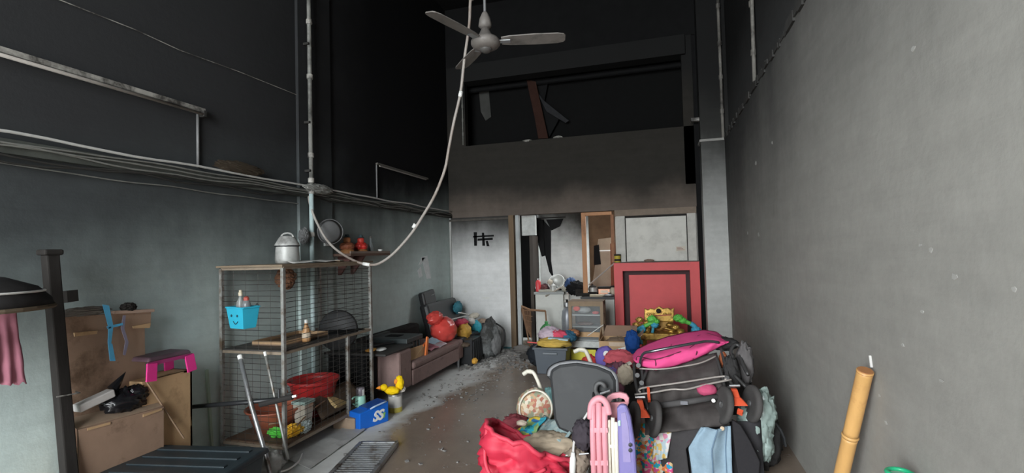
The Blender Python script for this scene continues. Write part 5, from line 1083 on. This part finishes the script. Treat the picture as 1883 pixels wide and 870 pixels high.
MB().tube([k_+V((.0, -.005, -.03)), k_+V((.07, -.02, .0))], .009, 8).build('lever', M_steel, t)
MB().lathe([(.03, 0), (.032, .02), (.02, .03), (0, .031)], k_+V((-.01, -.01, -.06)), (0, -1, .2), 12).build('knob', M_steel, t)
t = thing('shower_hose', 'white hose running down from the office chair lever', 'hose', AY(1052, 868, cy-.3))
MB().tube(smooth_path([AY(1097, 734, cy-.06), AY(1082, 758, cy-.08), AY(1065, 785, cy-.1), AY(1056, 812, cy-.15), AY(1054, 838, cy-.2)], 5), .009, 8).build('hose', mat('dirty_white_hose', (.62, .60, .58), .5), t, smooth=True)
MB().lathe([(.013, 0), (.016, .02), (.022, .04), (.022, .16), (.0, .165)], AY(1054, 832, cy-.2), (-.05, -.1, -1), 12).build('nozzle', M_white, t, smooth=True)
MB().tube([AY(1040, 838, cy-.16), AY(1083, 834, cy-.16)], .006, 6).build('cross_pin', M_steel, t)

# ---------------- walker
wy = 4.25
t = thing('walking_frame', 'cream tubular walking frame with curved handles', 'walker', (-.6, wy, 0))
h1 = [AY(x, y, wy) for x, y in ((964, 687), (970, 683), (979, 684), (986, 694), (995, 716), (1003, 738))]
MB().tube(smooth_path(h1, 4), .016, 10).build('handle', M_cream, t, smooth=True)
MB().tube(smooth_path([h1[-1], AY(1010, 752, wy), AY(1013, 764, wy), AY(1006, 773, wy-.03), AY(992, 778, wy-.05)], 4), .016, 10).build('side_tube', M_cream, t, smooth=True)
h2 = [AY(x, y, wy+.25) for x, y in ((1058, 646), (1066, 643), (1076, 645), (1082, 656), (1089, 674), (1098, 705))]
MB().tube(smooth_path(h2, 4), .018, 10).build('handle', M_cream, t, smooth=True)
for p, dx in ((h1[-1], 0), (h2[-1], 0)):
    MB().tube([p, V((p.x+.10, p.y+.1, 0))], .016, 10).build('leg', M_cream, t, smooth=True); MB().tube([p, V((p.x+.16, p.y+.42, 0))], .016, 10).build('leg', M_cream, t, smooth=True)
MB().tube([h1[-1]+V((.02, .02, -.1)), h2[-1]+V((.02, .02, -.12))], .012, 8).build('cross_bar', M_cream, t)
for p in (h1, h2): MB().tube([p[0]+(p[0]-p[1])*.3, p[1], p[2]], .0185, 10).build('grip', mat('ivory_grip', (.74, .70, .60), .6), t)
# black hoop behind the chair
t = thing('black_hoop', 'black hoop of a burnt wheel behind the office chair', 'hoop', AY(1060, 670, 4.05))
MB().tube([AY(1055+48*cos(a), 686+22*sin(a), 4.05) for a in [k*pi/16 for k in range(32)]], .012, 8, closed=True).build('rim', M_blackpl, t, smooth=True)
for k in range(4): MB().tube([AY(1055, 686, 4.05), AY(1055+48*cos(k*pi/2+.5), 686+22*sin(k*pi/2+.5), 4.05)], .005, 6).build('spoke', M_steel, t)
MB().tube([AY(1055, 686, 4.03), AY(1055, 686, 4.09)], .02, 10).build('hub', M_blackpl, t)

# ---------------- cushions and rugs left of the chair
def pattern(name, cols, scale, rough=.85):
    m, nt, b = _nt(name); pos = _n(nt, 'ShaderNodeNewGeometry').outputs['Position']
    v = _n(nt, 'ShaderNodeTexVoronoi'); v.inputs['Scale'].default_value = scale; nt.links.new(pos, v.inputs['Vector'])
    sp = _n(nt, 'ShaderNodeSeparateColor'); nt.links.new(v.outputs['Color'], sp.inputs[0])
    r = _n(nt, 'ShaderNodeValToRGB'); r.color_ramp.interpolation = 'CONSTANT'; nt.links.new(sp.outputs[0], r.inputs[0])
    e = r.color_ramp.elements
    while len(e) < len(cols): e.new(.5)
    for i, c in enumerate(cols): e[i].position = i/len(cols); e[i].color = rgb(c)
    nt.links.new(r.outputs[0], b.inputs['Base Color']); b.inputs['Roughness'].default_value = rough
    _bump(nt, b, v.outputs['Distance'], .2, .01); return m
M_cush = pattern('floral_tan', ((.55, .36, .22), (.70, .58, .42), (.50, .20, .14), (.34, .36, .25), (.72, .64, .52)), 38)
M_flor = pattern('bright_floral', ((.85, .45, .06), (.02, .36, .60), (.80, .70, .62), (.80, .10, .30), (.02, .42, .38), (.82, .58, .30), (.75, .20, .06)), 52)
M_quilt = pattern('light_floral', ((.80, .76, .70), (.82, .60, .20), (.55, .68, .74), (.82, .80, .78), (.80, .30, .45)), 44)
M_strip = pattern('blue_yellow_cloth', ((.05, .22, .55), (.80, .60, .08), (.05, .45, .60), (.30, .50, .20)), 22)
M_rug = pattern('grey_teal_rug', ((.27, .36, .36), (.31, .40, .40), (.24, .32, .33), (.36, .43, .41)), 40)
lump(AY(985, 752, 4.15), (.16, .12, .17), None, 'tan floral cushion leaning behind the walking frame', 'cushion', 'floral_cushion', 81, .10, m=M_cush)
tag(MB().tube([AY(985+30*cos(a), 752+34*sin(a), 4.05) for a in [k*pi/14 for k in range(28)]], .008, 6, closed=True).build('cushion_rope', M_cream), 'cream rope edging lying on the floral cushion', 'rope')
lump(AY(1012, 735, 4.2), (.07, .08, .10), (.16, .30, .30), 'teal bag squeezed between walking frame and chair', 'bag', 'teal_bag', 82)
t0 = MB().cloth(AY(940, 798, 3.74), AY(985, 768, 3.9), AY(1006, 770, 3.86), AY(975, 806, 3.66), 20, 14, .04, 8, 2)
tag(t0.build('striped_cloth', M_strip, solid=.012, smooth=True), 'blue and yellow cloth strip beside the red bag', 'cloth')
# supporting clothes heap
lump(V((-.95, 3.98, .12)), (.27, .30, .13), (.30, .26, .22), 'brownish clothes heap under the rug, left of the chair', 'clothes', 'clothes_heap', 83, .2, flat=0.)
tag(MB().cloth(AY(960, 806, 3.70), AY(1004, 772, 3.95), AY(1052, 782, 3.6), AY(1030, 816, 3.5), 24, 20, .05, 7, 3).build('teal_rug', M_rug, solid=.02, smooth=True), 'grey-teal rug draped on the clothes heap', 'rug')
lump(AY(1015, 815, 3.58), (.19, .12, .07), (.42, .34, .25), 'beige fur rug bunched behind the red bag', 'rug', 'beige_rug', 84, .3)
lump(AY(1060, 848, 3.5), (.09, .08, .09), (.30, .24, .19), 'brownish blanket end beside the white hose', 'blanket', 'cream_blanket', 85, .3)
lump(AY(1072, 800, 3.5), (.07, .07, .10), (.06, .05, .06), 'dark cloth hanging under the office chair back', 'cloth', 'dark_cloth', 86, .3)
lump(AY(950, 775, 4.0), (.10, .08, .05), (.22, .05, .06), 'dark red scrap of cloth left of the striped cloth', 'cloth', 'wine_cloth', 87, .4)
for k, (px, py, r) in enumerate(((960, 778, .02), (945, 795, .02), (978, 790, .025), (1000, 782, .02))):
    lump(AY(px, py, 3.66+.06*k), (r*2, r*1.5, r), ((.6, .5, .4), (.5, .5, .52), (.05, .45, .55), (.62, .35, .25))[k], ('beige scrap at the striped cloth', 'grey scrap above the red bag', 'turquoise scrap on the rug', 'peach scrap on the rug')[k], 'scrap', 'scrap_piece', 120+k, .3)
# red bag
t = thing('red_bag', 'big crumpled red fabric bag in the foreground', 'bag', AZ(955, 900, 0))
M_rb = mat('crimson_fabric', (.58, .025, .06), .6, .35, 8, bump=.3)
bc = V((AY(952, 840, 3.3).x, 3.42, .0))
def bagfn(u, v):
    a = 2*pi*u; rr = .92-.05*(1-v)+.10*sin(3*a+1)*v+.12*sin(pi*v)*(1 if 1 else 0)
    rx, ry = .325*rr, .23*rr
    h = (.35-.11*cos(a)-.05*sin(a)+.03*noise.noise(V((cos(a)*2, sin(a)*2, 7))))*v
    n_ = noise.noise(V((cos(a)*2.2, sin(a)*2.2, v*3)))*.05 + noise.noise(V((cos(a)*5, sin(a)*5, v*7)))*.03 - abs(noise.noise(V((cos(a)*3, sin(a)*3, v*5+9))))*.10 - abs(noise.noise(V((cos(a)*7, sin(a)*7, v*8+3))))*.05
    return (bc.x+(rx+n_)*cos(a), bc.y+(ry+n_)*sin(a), h)
MB().grid(bagfn, 48, 22).build('body', M_rb, t, solid=.012, smooth=True)
MB().tube([V(bagfn(k/40, 1.0))+V((0, 0, .0)) for k in range(40)], .017, 8, closed=True).build('rolled_rim', mat('red_hem', (.66, .05, .09), .6, .2), t, smooth=True)
MB().blob(bc+V((0, .0, .18)), (.15, .11, .08), .3, 3, 5).build('lining', mat('dark_red_lining', (.14, .02, .03), .9), t, smooth=True)
MB().tube(smooth_path([V(bagfn(.62, .98)), V(bagfn(.66, .6))+V((-.03, -.03, 0)), V(bagfn(.70, .4))+V((-.02, -.05, 0)), V(bagfn(.8, .5))+V((0, -.04, 0)), V(bagfn(.88, .75))+V((0, -.03, 0))], 5), .013, 6).build('strap', _mc['red_hem'], t, smooth=True)

# ---------------- pink, cream and purple plastic panels
M_pp = mat('pale_pink_plastic', (.76, .33, .38), .5, .15, 8, bump=0)
M_pu = mat('violet_plastic', (.22, .19, .44), .45, .2, 8, bump=0)
yp = 3.28
t = thing('play_gate', 'pale pink plastic play gate standing upright', 'gate', AZ(1110, 930, 0))
def pv(px, py, dy=0): return AY(px, py, yp+dy)
def down(p): return V((p.x, p.y, .0))
for px, pt_ in ((1090, 742), (1101, 740), (1112, 748)):
    MB().tube([down(pv(px, 800)), pv(px, 800), pv(px, pt_)], .019, 10).build('slat', M_pp, t, smooth=True)
MB().tube(smooth_path([pv(1086, 770), pv(1087, 748), pv(1094, 736), pv(1105, 733), pv(1115, 742), pv(1120, 762)], 4), .022, 10).build('top_arch', M_pp, t, smooth=True)
for y_ in (790, 850): MB().bar(pv(1086, y_), pv(1118, y_), .03, .03).build('cross_rail', M_pp, t)
t = thing('toy_chair', 'pale pink plastic chair back with an arched hand hole', 'chair', AZ(1140, 900, .0))
outer = [(1113, 742), (1116, 730), (1126, 724), (1140, 722), (1152, 725), (1157, 733), (1156, 742)]
inner = [(1122, 742), (1126, 735), (1138, 732), (1148, 735), (1150, 742)]
MB().prism([pv(x, y, .14) for x, y in outer] + [pv(x, y, .14) for x, y in inner[::-1]], (0, .03, 0)).build('arched_back', M_pp, t, bevel=.006)
MB().prism([pv(x, y, .14) for x, y in ((1111, 742), (1157, 740), (1146, 768), (1128, 770), (1116, 758))], (0, .03, 0)).build('panel', M_pp, t, bevel=.006)
z_ = pv(1130, 768, .14).z
a_, b_ = pv(1116, 768, .14), pv(1152, 768, .14)
MB().box((a_.x, yp+.14, z_-.06), (b_.x, yp+.44, z_-.02)).build('seat', M_pp, t, bevel=.01)
for x in (a_.x+.02, b_.x-.02):
    for y in (yp+.16, yp+.42): MB().bar((x, y, z_-.05), (x, y, 0), .035, .035, (1, 0, 0)).build('leg', M_pp, t)
t = thing('cream_rack', 'cream tubular rack between pink gate and violet board', 'rack', AZ(1125, 930, 0))
for px, pt_ in ((1119, 772), (1127, 768), (1133, 776)): MB().tube([down(pv(px, 800, .02)), pv(px, 800, .02), pv(px, pt_, .02)], .013, 10).build('tube', M_cream, t, smooth=True)
MB().bar(pv(1117, 820, .02), pv(1135, 820, .02), .02, .02).build('tie', M_cream, t)
t = thing('play_board', 'violet plastic board standing beside the floral cloth', 'panel', AZ(1155, 930, 0))
pts = [down(pv(1136, 800)), pv(1136, 800), pv(1134, 752), pv(1140, 744), pv(1152, 746), pv(1160, 768), pv(1168, 820), down(pv(1172, 840))]
MB().prism(pts, (0, .05, 0)).build('panel', M_pu, t, bevel=.015)
MB().prism([pv(x, y, -.004) for x, y in ((1142, 760), (1150, 758), (1156, 790), (1160, 850), (1146, 850))], (0, .006, 0)).build('inset', mat('pale_violet', (.30, .25, .48), .5, .2), t)
MB().prism([pv(x, y, -.008) for x, y in ((1136, 774), (1141, 773), (1141, 783), (1137, 784))], (0, .006, 0)).build('sticker', mat('mint_sticker', (.5, .75, .70), .4), t)
for py in (818, 828): MB().lathe([(.012, .0), (.012, .006), (0, .007)], pv(1159, py, -.006), (0, -1, 0), 10).build('bolt', M_blackpl, t)

# ---------------- folded stroller
def S(px, py, dy=0.): return AY(px, py, 3.80+.55*(795-py)/185.+dy)
t = thing('stroller', 'folded black stroller with a hot pink hood lying on the heap', 'stroller', S(1260, 790))
M_hood = mat('hot_pink_canvas', (.86, .10, .30), .75, .12, 14, bump=.15)
def poly_at(pl, u):
    n = len(pl)-1; k = min(int(u*n), n-1); f = u*n-k
    return V((pl[k][0]*(1-f)+pl[k+1][0]*f, pl[k][1]*(1-f)+pl[k+1][1]*f, 0))
topc = [(1163, 655), (1172, 643), (1195, 631), (1225, 620), (1260, 612), (1295, 607), (1318, 611), (1340, 628)]
botc = [(1165, 662), (1176, 672), (1205, 681), (1238, 674), (1272, 663), (1300, 650), (1322, 638), (1340, 629)]
def hood(u, v):
    a, b_ = poly_at(topc, u), poly_at(botc, u); p = a.lerp(b_, v)
    bul = -.17*sin(pi*min(max(v, 0), 1))**.8*sin(pi*min(max(u, .02), .98))**.5
    return S(p.x, p.y, bul + .22*(1-v) + .02*noise.noise(V((u*7, v*4, 0))) - .02*abs(noise.noise(V((u*12, v*5, 4)))))
MB().grid(hood, 48, 24).build('hood', M_hood, t, solid=.008, smooth=True)
MB().grid(lambda u, v: hood(u, 1-v)+V((0, .25*sin(pi*v)*sin(pi*u), 0)), 16, 6).build('hood_lining', M_blackfab, t)
M_pip = mat('maroon_piping', (.12, .015, .04), .7)
for path in (((.08, .75), (.1, .5), (.16, .45), (.3, .62), (.5, .6), (.62, .5), (.66, .2)), ((.3, .62), (.3, .8), (.28, 1.0)), ((.62, .5), (.63, .8), (.58, .97)), ((.66, .2), (.75, .15), (.86, .3))):
    MB().tube(smooth_path([hood(*q_)+V((0, -.006, 0)) for q_ in path], 4), .0055, 6).build('piping', M_pip, t)
MB().prism([hood(.45, .32)+V((dx, -.008, dz)) for dx, dz in ((-.012, -.014), (.014, -.014), (.004, -.004), (0, .02), (-.006, 0))], (0, .004, 0)).build('emblem', M_pip, t)
MB().tube(smooth_path([S(1178, 676, -.02), S(1178, 662, -.1), S(1184, 650, -.17), S(1200, 646, -.22), S(1240, 638, -.24), S(1274, 632, -.2), S(1300, 628, -.1), S(1322, 630, -.05)], 4), .011, 8).build('bumper_bar', mat('gunmetal_tube', (.20, .20, .22), .25, .2, 8, .8), t, smooth=True)
# seat fabric
def seatfn(u, v):
    a = V((1188-4*u, 0, 0)); x0_, x1_ = 1186+(1178-1186)*v+8*v*(v > .5), 1318+24*v
    y0_, y1_ = 679-30*u, 800-18*u
    px, py = x0_+(x1_-x0_)*u, y0_+(y1_-y0_)*v
    d = .05*sin(v*11+u*1.5)*.6 + .03*noise.noise(V((u*4, v*6, 2))) + .03*noise.noise(V((u*9, v*5, 5)))
    return S(px, py, d)
MB().grid(seatfn, 34, 30).build('seat_fabric', mat('faded_black_canvas', (.085, .075, .072), .85, .35, 16, bump=.3), t, solid=.012, smooth=True)
MB().prism([S(x, y, .1) for x, y in ((1180, 690), (1322, 655), (1340, 780), (1195, 795))], (0, .14, 0)).build('seat_shell', M_blackfab, t, bevel=.03)
for path, r in ((((1176, 678), (1215, 679), (1255, 674), (1290, 667), (1316, 655)), .006), (((1178, 722), (1180, 714), (1250, 704), (1330, 692), (1333, 699)), .008), (((1167, 726), (1200, 722), (1235, 716), (1262, 716), (1300, 707), (1345, 698)), .008)):
    MB().tube(smooth_path([S(x, y, -.07) for x, y in path], 4), r, 8).build('frame_wire', mat('taupe_tube', (.42, .38, .35), .4, .2, 8, .3), t, smooth=True)
MB().tube([S(1207, 747, -.06), S(1265, 739, -.07), S(1320, 730, -.06)], .022, 10).build('axle_sleeve', mat('charcoal_sleeve', (.10, .095, .095), .8), t, smooth=True)
MB().lathe([(.0, -.01), (.014, -.008), (.014, .0), (0, .002)], S(1312, 737, -.09), (0, -1, .2), 10).build('snap', M_white, t)
MB().cbox(S(1258, 741, -.095), (.05, .008, .025)).build('logo_tab', mat('grey_tab', (.2, .2, .22), .6), t)
lump(S(1300, 717, -.03), (.07, .05, .045), None, None, None, 'headrest_pillow', 91, .1, .8, None, t, m=mat('rose_fabric', (.60, .10, .20), .8))
# side frames
M_sf = mat('dark_stroller_tube', (.05, .048, .048), .4, .3, 9)
for path in (((1166, 668), (1168, 700), (1178, 740)), ((1180, 676), (1184, 720), (1192, 755)), ((1190, 680), (1172, 725)), ((1326, 640), (1338, 690), (1352, 718)), ((1316, 652), (1330, 700), (1336, 740)), ((1345, 660), (1330, 705)), ((1350, 690), (1372, 712))):
    MB().tube(smooth_path([S(x, y, -.04) for x, y in path], 4), .012, 8).build('frame_tube', M_sf, t, smooth=True)
MB().tube(smooth_path([S(1338, 700, .0), S(1346, 665, .02), S(1344, 645, .03), S(1352, 634, .03), S(1362, 640, .03), S(1362, 660, .02), S(1376, 690, .0)], 4), .014, 8).build('push_handle', M_sf, t, smooth=True)
lump(S(1330, 632, .12), (.11, .08, .05), None, None, None, 'hood_fold', 93, .25, .8, None, t, m=M_blackfab)
lump(S(1345, 690, .03), (.06, .06, .14), None, None, None, 'side_fabric', 94, .3, .8, None, t, m=M_blackfab)
lump(S(1330, 662, .0), (.03, .03, .06), None, None, None, 'brown_strap', 95, .3, .8, None, t, m=mat('rust_strap', (.30, .09, .04), .8))
for px, py in ((1174, 672), (1172, 690), (1180, 704), (1340, 715), (1336, 695)): MB().lathe([(.0, -.02), (.018, -.02), (.018, .02), (0, .02)], S(px, py, -.06), (0, -1, .2), 10).build('joint', M_sf, t)
M_tyre = mat('dusty_tyre', (.085, .08, .078), .85, .25, 14)
M_or2 = mat('orange_red_fork', (.85, .12, .05), .45, .1, 8, bump=0)
for px, py, dy, tilt, k in ((1166, 772, -.06, -.14, 0), (1203, 770, -.10, -.2, 0), (1331, 745, -.10, -.2, 1), (1383, 742, -.02, -.14, 1)):
    o = S(px, py, dy); ax = V((1, .28, tilt)).normalized()
    w = MB().lathe([(.085, -.016), (.115, -.022), (.128, -.014), (.131, 0), (.128, .014), (.115, .022), (.085, .016)], o, ax, 26).build('wheel', M_tyre, t, smooth=True)
    MB().lathe([(.0, -.014), (.088, -.010), (.088, .010), (0, .014)], o, ax, 20).build('wheel_disc', M_blackpl, w)
    MB().lathe([(.0, -.03), (.02, -.026), (.02, .026), (0, .03)], o, ax, 12).build('hub_cap', M_steel, w)
for (xa, ya), (xb, yb), w_ in (((1176, 737), (1184, 770), .075), ((1350, 716), (1362, 748), .085)):
    a, b_ = S(xa, ya, -.16), S(xb, yb, -.17); d_ = (b_-a)
    MB().hexa([a+V((-.022, 0, 0)), a+V((.022, 0, 0)), a+V((.022, .04, 0)), a+V((-.022, .04, 0)), a+d_*.5+V((-.02, 0, 0)), a+d_*.5+V((.02, 0, 0)), a+d_*.5+V((.02, .04, 0)), a+d_*.5+V((-.02, .04, 0))]).build('fork_stem', M_or2, t, bevel=.006)
    MB().hexa([a+d_*.5+V((-.024, 0, 0)), a+d_*.5+V((.024, 0, 0)), a+d_*.5+V((.024, .04, 0)), a+d_*.5+V((-.024, .04, 0)), b_+V((-w_*.6, 0, 0)), b_+V((w_*.6, 0, .006)), b_+V((w_*.6, .05, .006)), b_+V((-w_*.6, .05, 0))]).build('brake_pedal', M_or2, t, bevel=.006)
    MB().tube([a+V((-.03, .01, .02)), a+V((.04, .01, .025))], .010, 8).build('pivot', M_steel, t)
MB().bar(S(1192, 714, -.07), S(1194, 738, -.07), .035, .02, (1, 0, 0)).build('release_lever', M_or2, t)
MB().bar(S(1356, 756, -.1), S(1366, 760, -.1), .04, .02, (1, 0, 0)).build('release_lever', M_or2, t)

# ---------------- clothes hanging below the stroller
yc = 3.78
def hang(poly, Y, m, lab, cat, name, amp=.012, dy=.0, seed=0, thick=.012):
    """garment panel: top edge and bottom edge given as measured points"""
    (a, b_), (c, d_) = poly
    mb = MB().cloth(AY(*a, Y), AY(*b_, Y), AY(*d_, Y-.05), AY(*c, Y-.05), 18, 22, amp*2, 7, seed, 0, amp, 3)
    return tag(mb.build(name, m, solid=thick, smooth=True), lab, cat)
hang((((1215, 786), (1398, 772)), ((1196, 905), (1408, 905))), yc+.16, mat('charcoal_cloth', (.05, .048, .052), .9, .2, 20), 'charcoal blanket hanging below the stroller', 'blanket', 'charcoal_blanket', .014, seed=4)
hang((((1168, 780), (1232, 776)), ((1170, 905), (1240, 905))), yc+.10, M_flor, 'bright floral cloth hanging left of the jeans', 'cloth', 'floral_cloth', .012, seed=2)
hang((((1204, 794), (1236, 790)), ((1200, 850), (1226, 842))), yc+.06, M_quilt, 'pale floral pillowcase over the bright floral cloth', 'pillowcase', 'floral_pillowcase', .01, seed=6)
mb = MB().prism([AY(x, y, yc+.05) for x, y in ((1230, 796), (1300, 782), (1286, 800), (1262, 826), (1272, 905), (1222, 905), (1214, 842))], (0, .025, 0))
tag(mb.build('dark_trousers', mat('dark_grey_twill', (.062, .058, .06), .9, .2, 40), bevel=.008), 'dark grey trousers hanging left of the jeans', 'trousers')
t = thing('jeans', 'light blue jeans hanging below the stroller', 'jeans', AY(1310, 880, yc))
M_jean = mat('light_denim', (.30, .41, .50), .9, .18, 45, bump=.25)
def jfn(u, v):
    xl = 1290-24*min(v/.32, 1)+12*max(0, (v-.32)/.68); xr = 1344+3*v; yt = 787-3*u
    p = AY(xl+(xr-xl)*u, yt+(905-yt)*v, yc+.0)
    return p + V((0, .018*sin(u*9+v*2)+.02*noise.noise(V((u*3, v*4, 3)))-.03*sin(pi*u), 0))
MB().grid(jfn, 22, 26).build('leg_cloth', M_jean, t, solid=.014, smooth=True)
MB().tube([V(jfn(.52, k/10))+V((0, -.01, 0)) for k in range(11)], .005, 6).build('seam', mat('dark_denim', (.17, .25, .34), .9), t)
MB().tube([V(jfn(.86, k/10))+V((0, -.01, 0)) for k in range(11)], .004, 6).build('seam', _mc['dark_denim'], t)
MB().lathe([(.014, 0), (.014, .008), (0, .01)], AY(1328, 788, yc-.03), (0, -1, .3), 12).build('button', mat('brass_button', (.66, .5, .34), .4), t)
mb = MB().prism([AY(x, y, yc+.02) for x, y in ((1346, 772), (1362, 782), (1380, 812), (1398, 850), (1394, 905), (1362, 905), (1352, 840))], (0, .03, 0))
tag(mb.build('black_sleeve', mat('black_jersey', (.035, .033, .036), .9, .2, 40), bevel=.008), 'black jersey sleeve hanging right of the jeans', 'garment')
# plastic-wrapped bag at the right
t = thing('plastic_wrap', 'crumpled pale green plastic sheeting right of the stroller', 'plastic sheet', AY(1390, 840, 4.0))
M_wrap = mat('pale_green_film', (.36, .45, .42), .2, .4, 7)
for px, py, r, s in ((1388, 795, (.10, .09, .20), 1), (1400, 760, (.09, .08, .16), 2), (1376, 770, (.07, .07, .12), 3), (1404, 815, (.06, .07, .12), 4), (1385, 825, (.05, .06, .12), 5)):
    MB().blob(AY(px, py, 4.02), r, .40, 3.4, 100+s, 30, 22).build('crumple', M_wrap, t, smooth=True)
t = thing('grey_bundle', 'dark grey bundle under the green plastic sheeting', 'bundle', V((.68, 4.25, 0)))
MB().blob((.66, 4.25, .2), (.16, .18, .22), .2, 3, 112, flat=0).build('body', M_blackfab, t, smooth=True); MB().tube(arc((.66, 4.09, .2), (1, 0, 0), (0, 0, 1), .15, .2, 0, pi, 10), .01, 6).build('tie_cord', M_blackpl, t)
lump(S(1370, 670, .1), (.06, .06, .16), (.14, .13, .13), 'dark jacket slumped between stroller and right wall', 'jacket', 'dark_jacket', 113, .3)
# ---------------- bamboo pole, nail, green-collared pipe on the right
a = AX(1591, 682, .90); b_ = AX(1548, 870, .84); d_ = b_-a; b_ = a+d_*(a.z/-d_.z)
t = thing('bamboo_pole', 'thick golden bamboo pole leaning on the right wall', 'pole', b_)
M_bam = mat('golden_bamboo', (.66, .37, .13), .45, .25, 12, stretch=(1, 1, .15), dirt=(.45, .22, .08), dirtamt=.2)
nn = 3
for k in range(nn):
    p, q_ = a.lerp(b_, k/nn+(.0 if k == 0 else .006)), a.lerp(b_, (k+1)/nn-.006)
    MB().tube([p, p.lerp(q_, .06), p.lerp(q_, .94), q_], [.036, .034, .034, .036], 16).build('culm', M_bam, t, smooth=True)
for k in range(1, nn): MB().tube([a.lerp(b_, k/nn-.008), a.lerp(b_, k/nn), a.lerp(b_, k/nn+.008)], [.036, .039, .036], 16).build('node_ring', M_bam, t, smooth=True)
d_ = (a-b_).normalized(); MB().tube([a-d_*.01, a+d_*.004], [.036, .032], 16).build('cut_end', mat('cut_bamboo', (.42, .19, .08), .8), t)
p = AX(1600, 654, XR-.004); q_ = AX(1603, 676, XR-.004)
tag(MB().bar(p, q_, .006, .012, (1, 0, 0)).build('paint_chip', mat('pale_chip', (.62, .60, .58), .7)), 'pale plaster sliver on the wall above the bamboo', 'plaster')
p = AX(1655, 866, .87); t = thing('pipe_stub', 'dark pipe with a green collar at the bottom right', 'pipe', V((p.x, p.y, 0)))
MB().tube([V((p.x, p.y, 0)), p+V((0, 0, -.03))], .04, 16).build('shaft', M_blackpl, t, smooth=True)
MB().tube([p+V((.043*cos(k*pi/10), .043*sin(k*pi/10), -.01)) for k in range(20)], .009, 8, closed=True).build('collar', mat('emerald_plastic', (.03, .50, .24), .4), t, smooth=True)
MB().tube([p+V((0, 0, -.05)), p+V((0, 0, -.015))], .043, 16).build('cap', mat('pale_green_cap', (.38, .52, .44), .5), t)
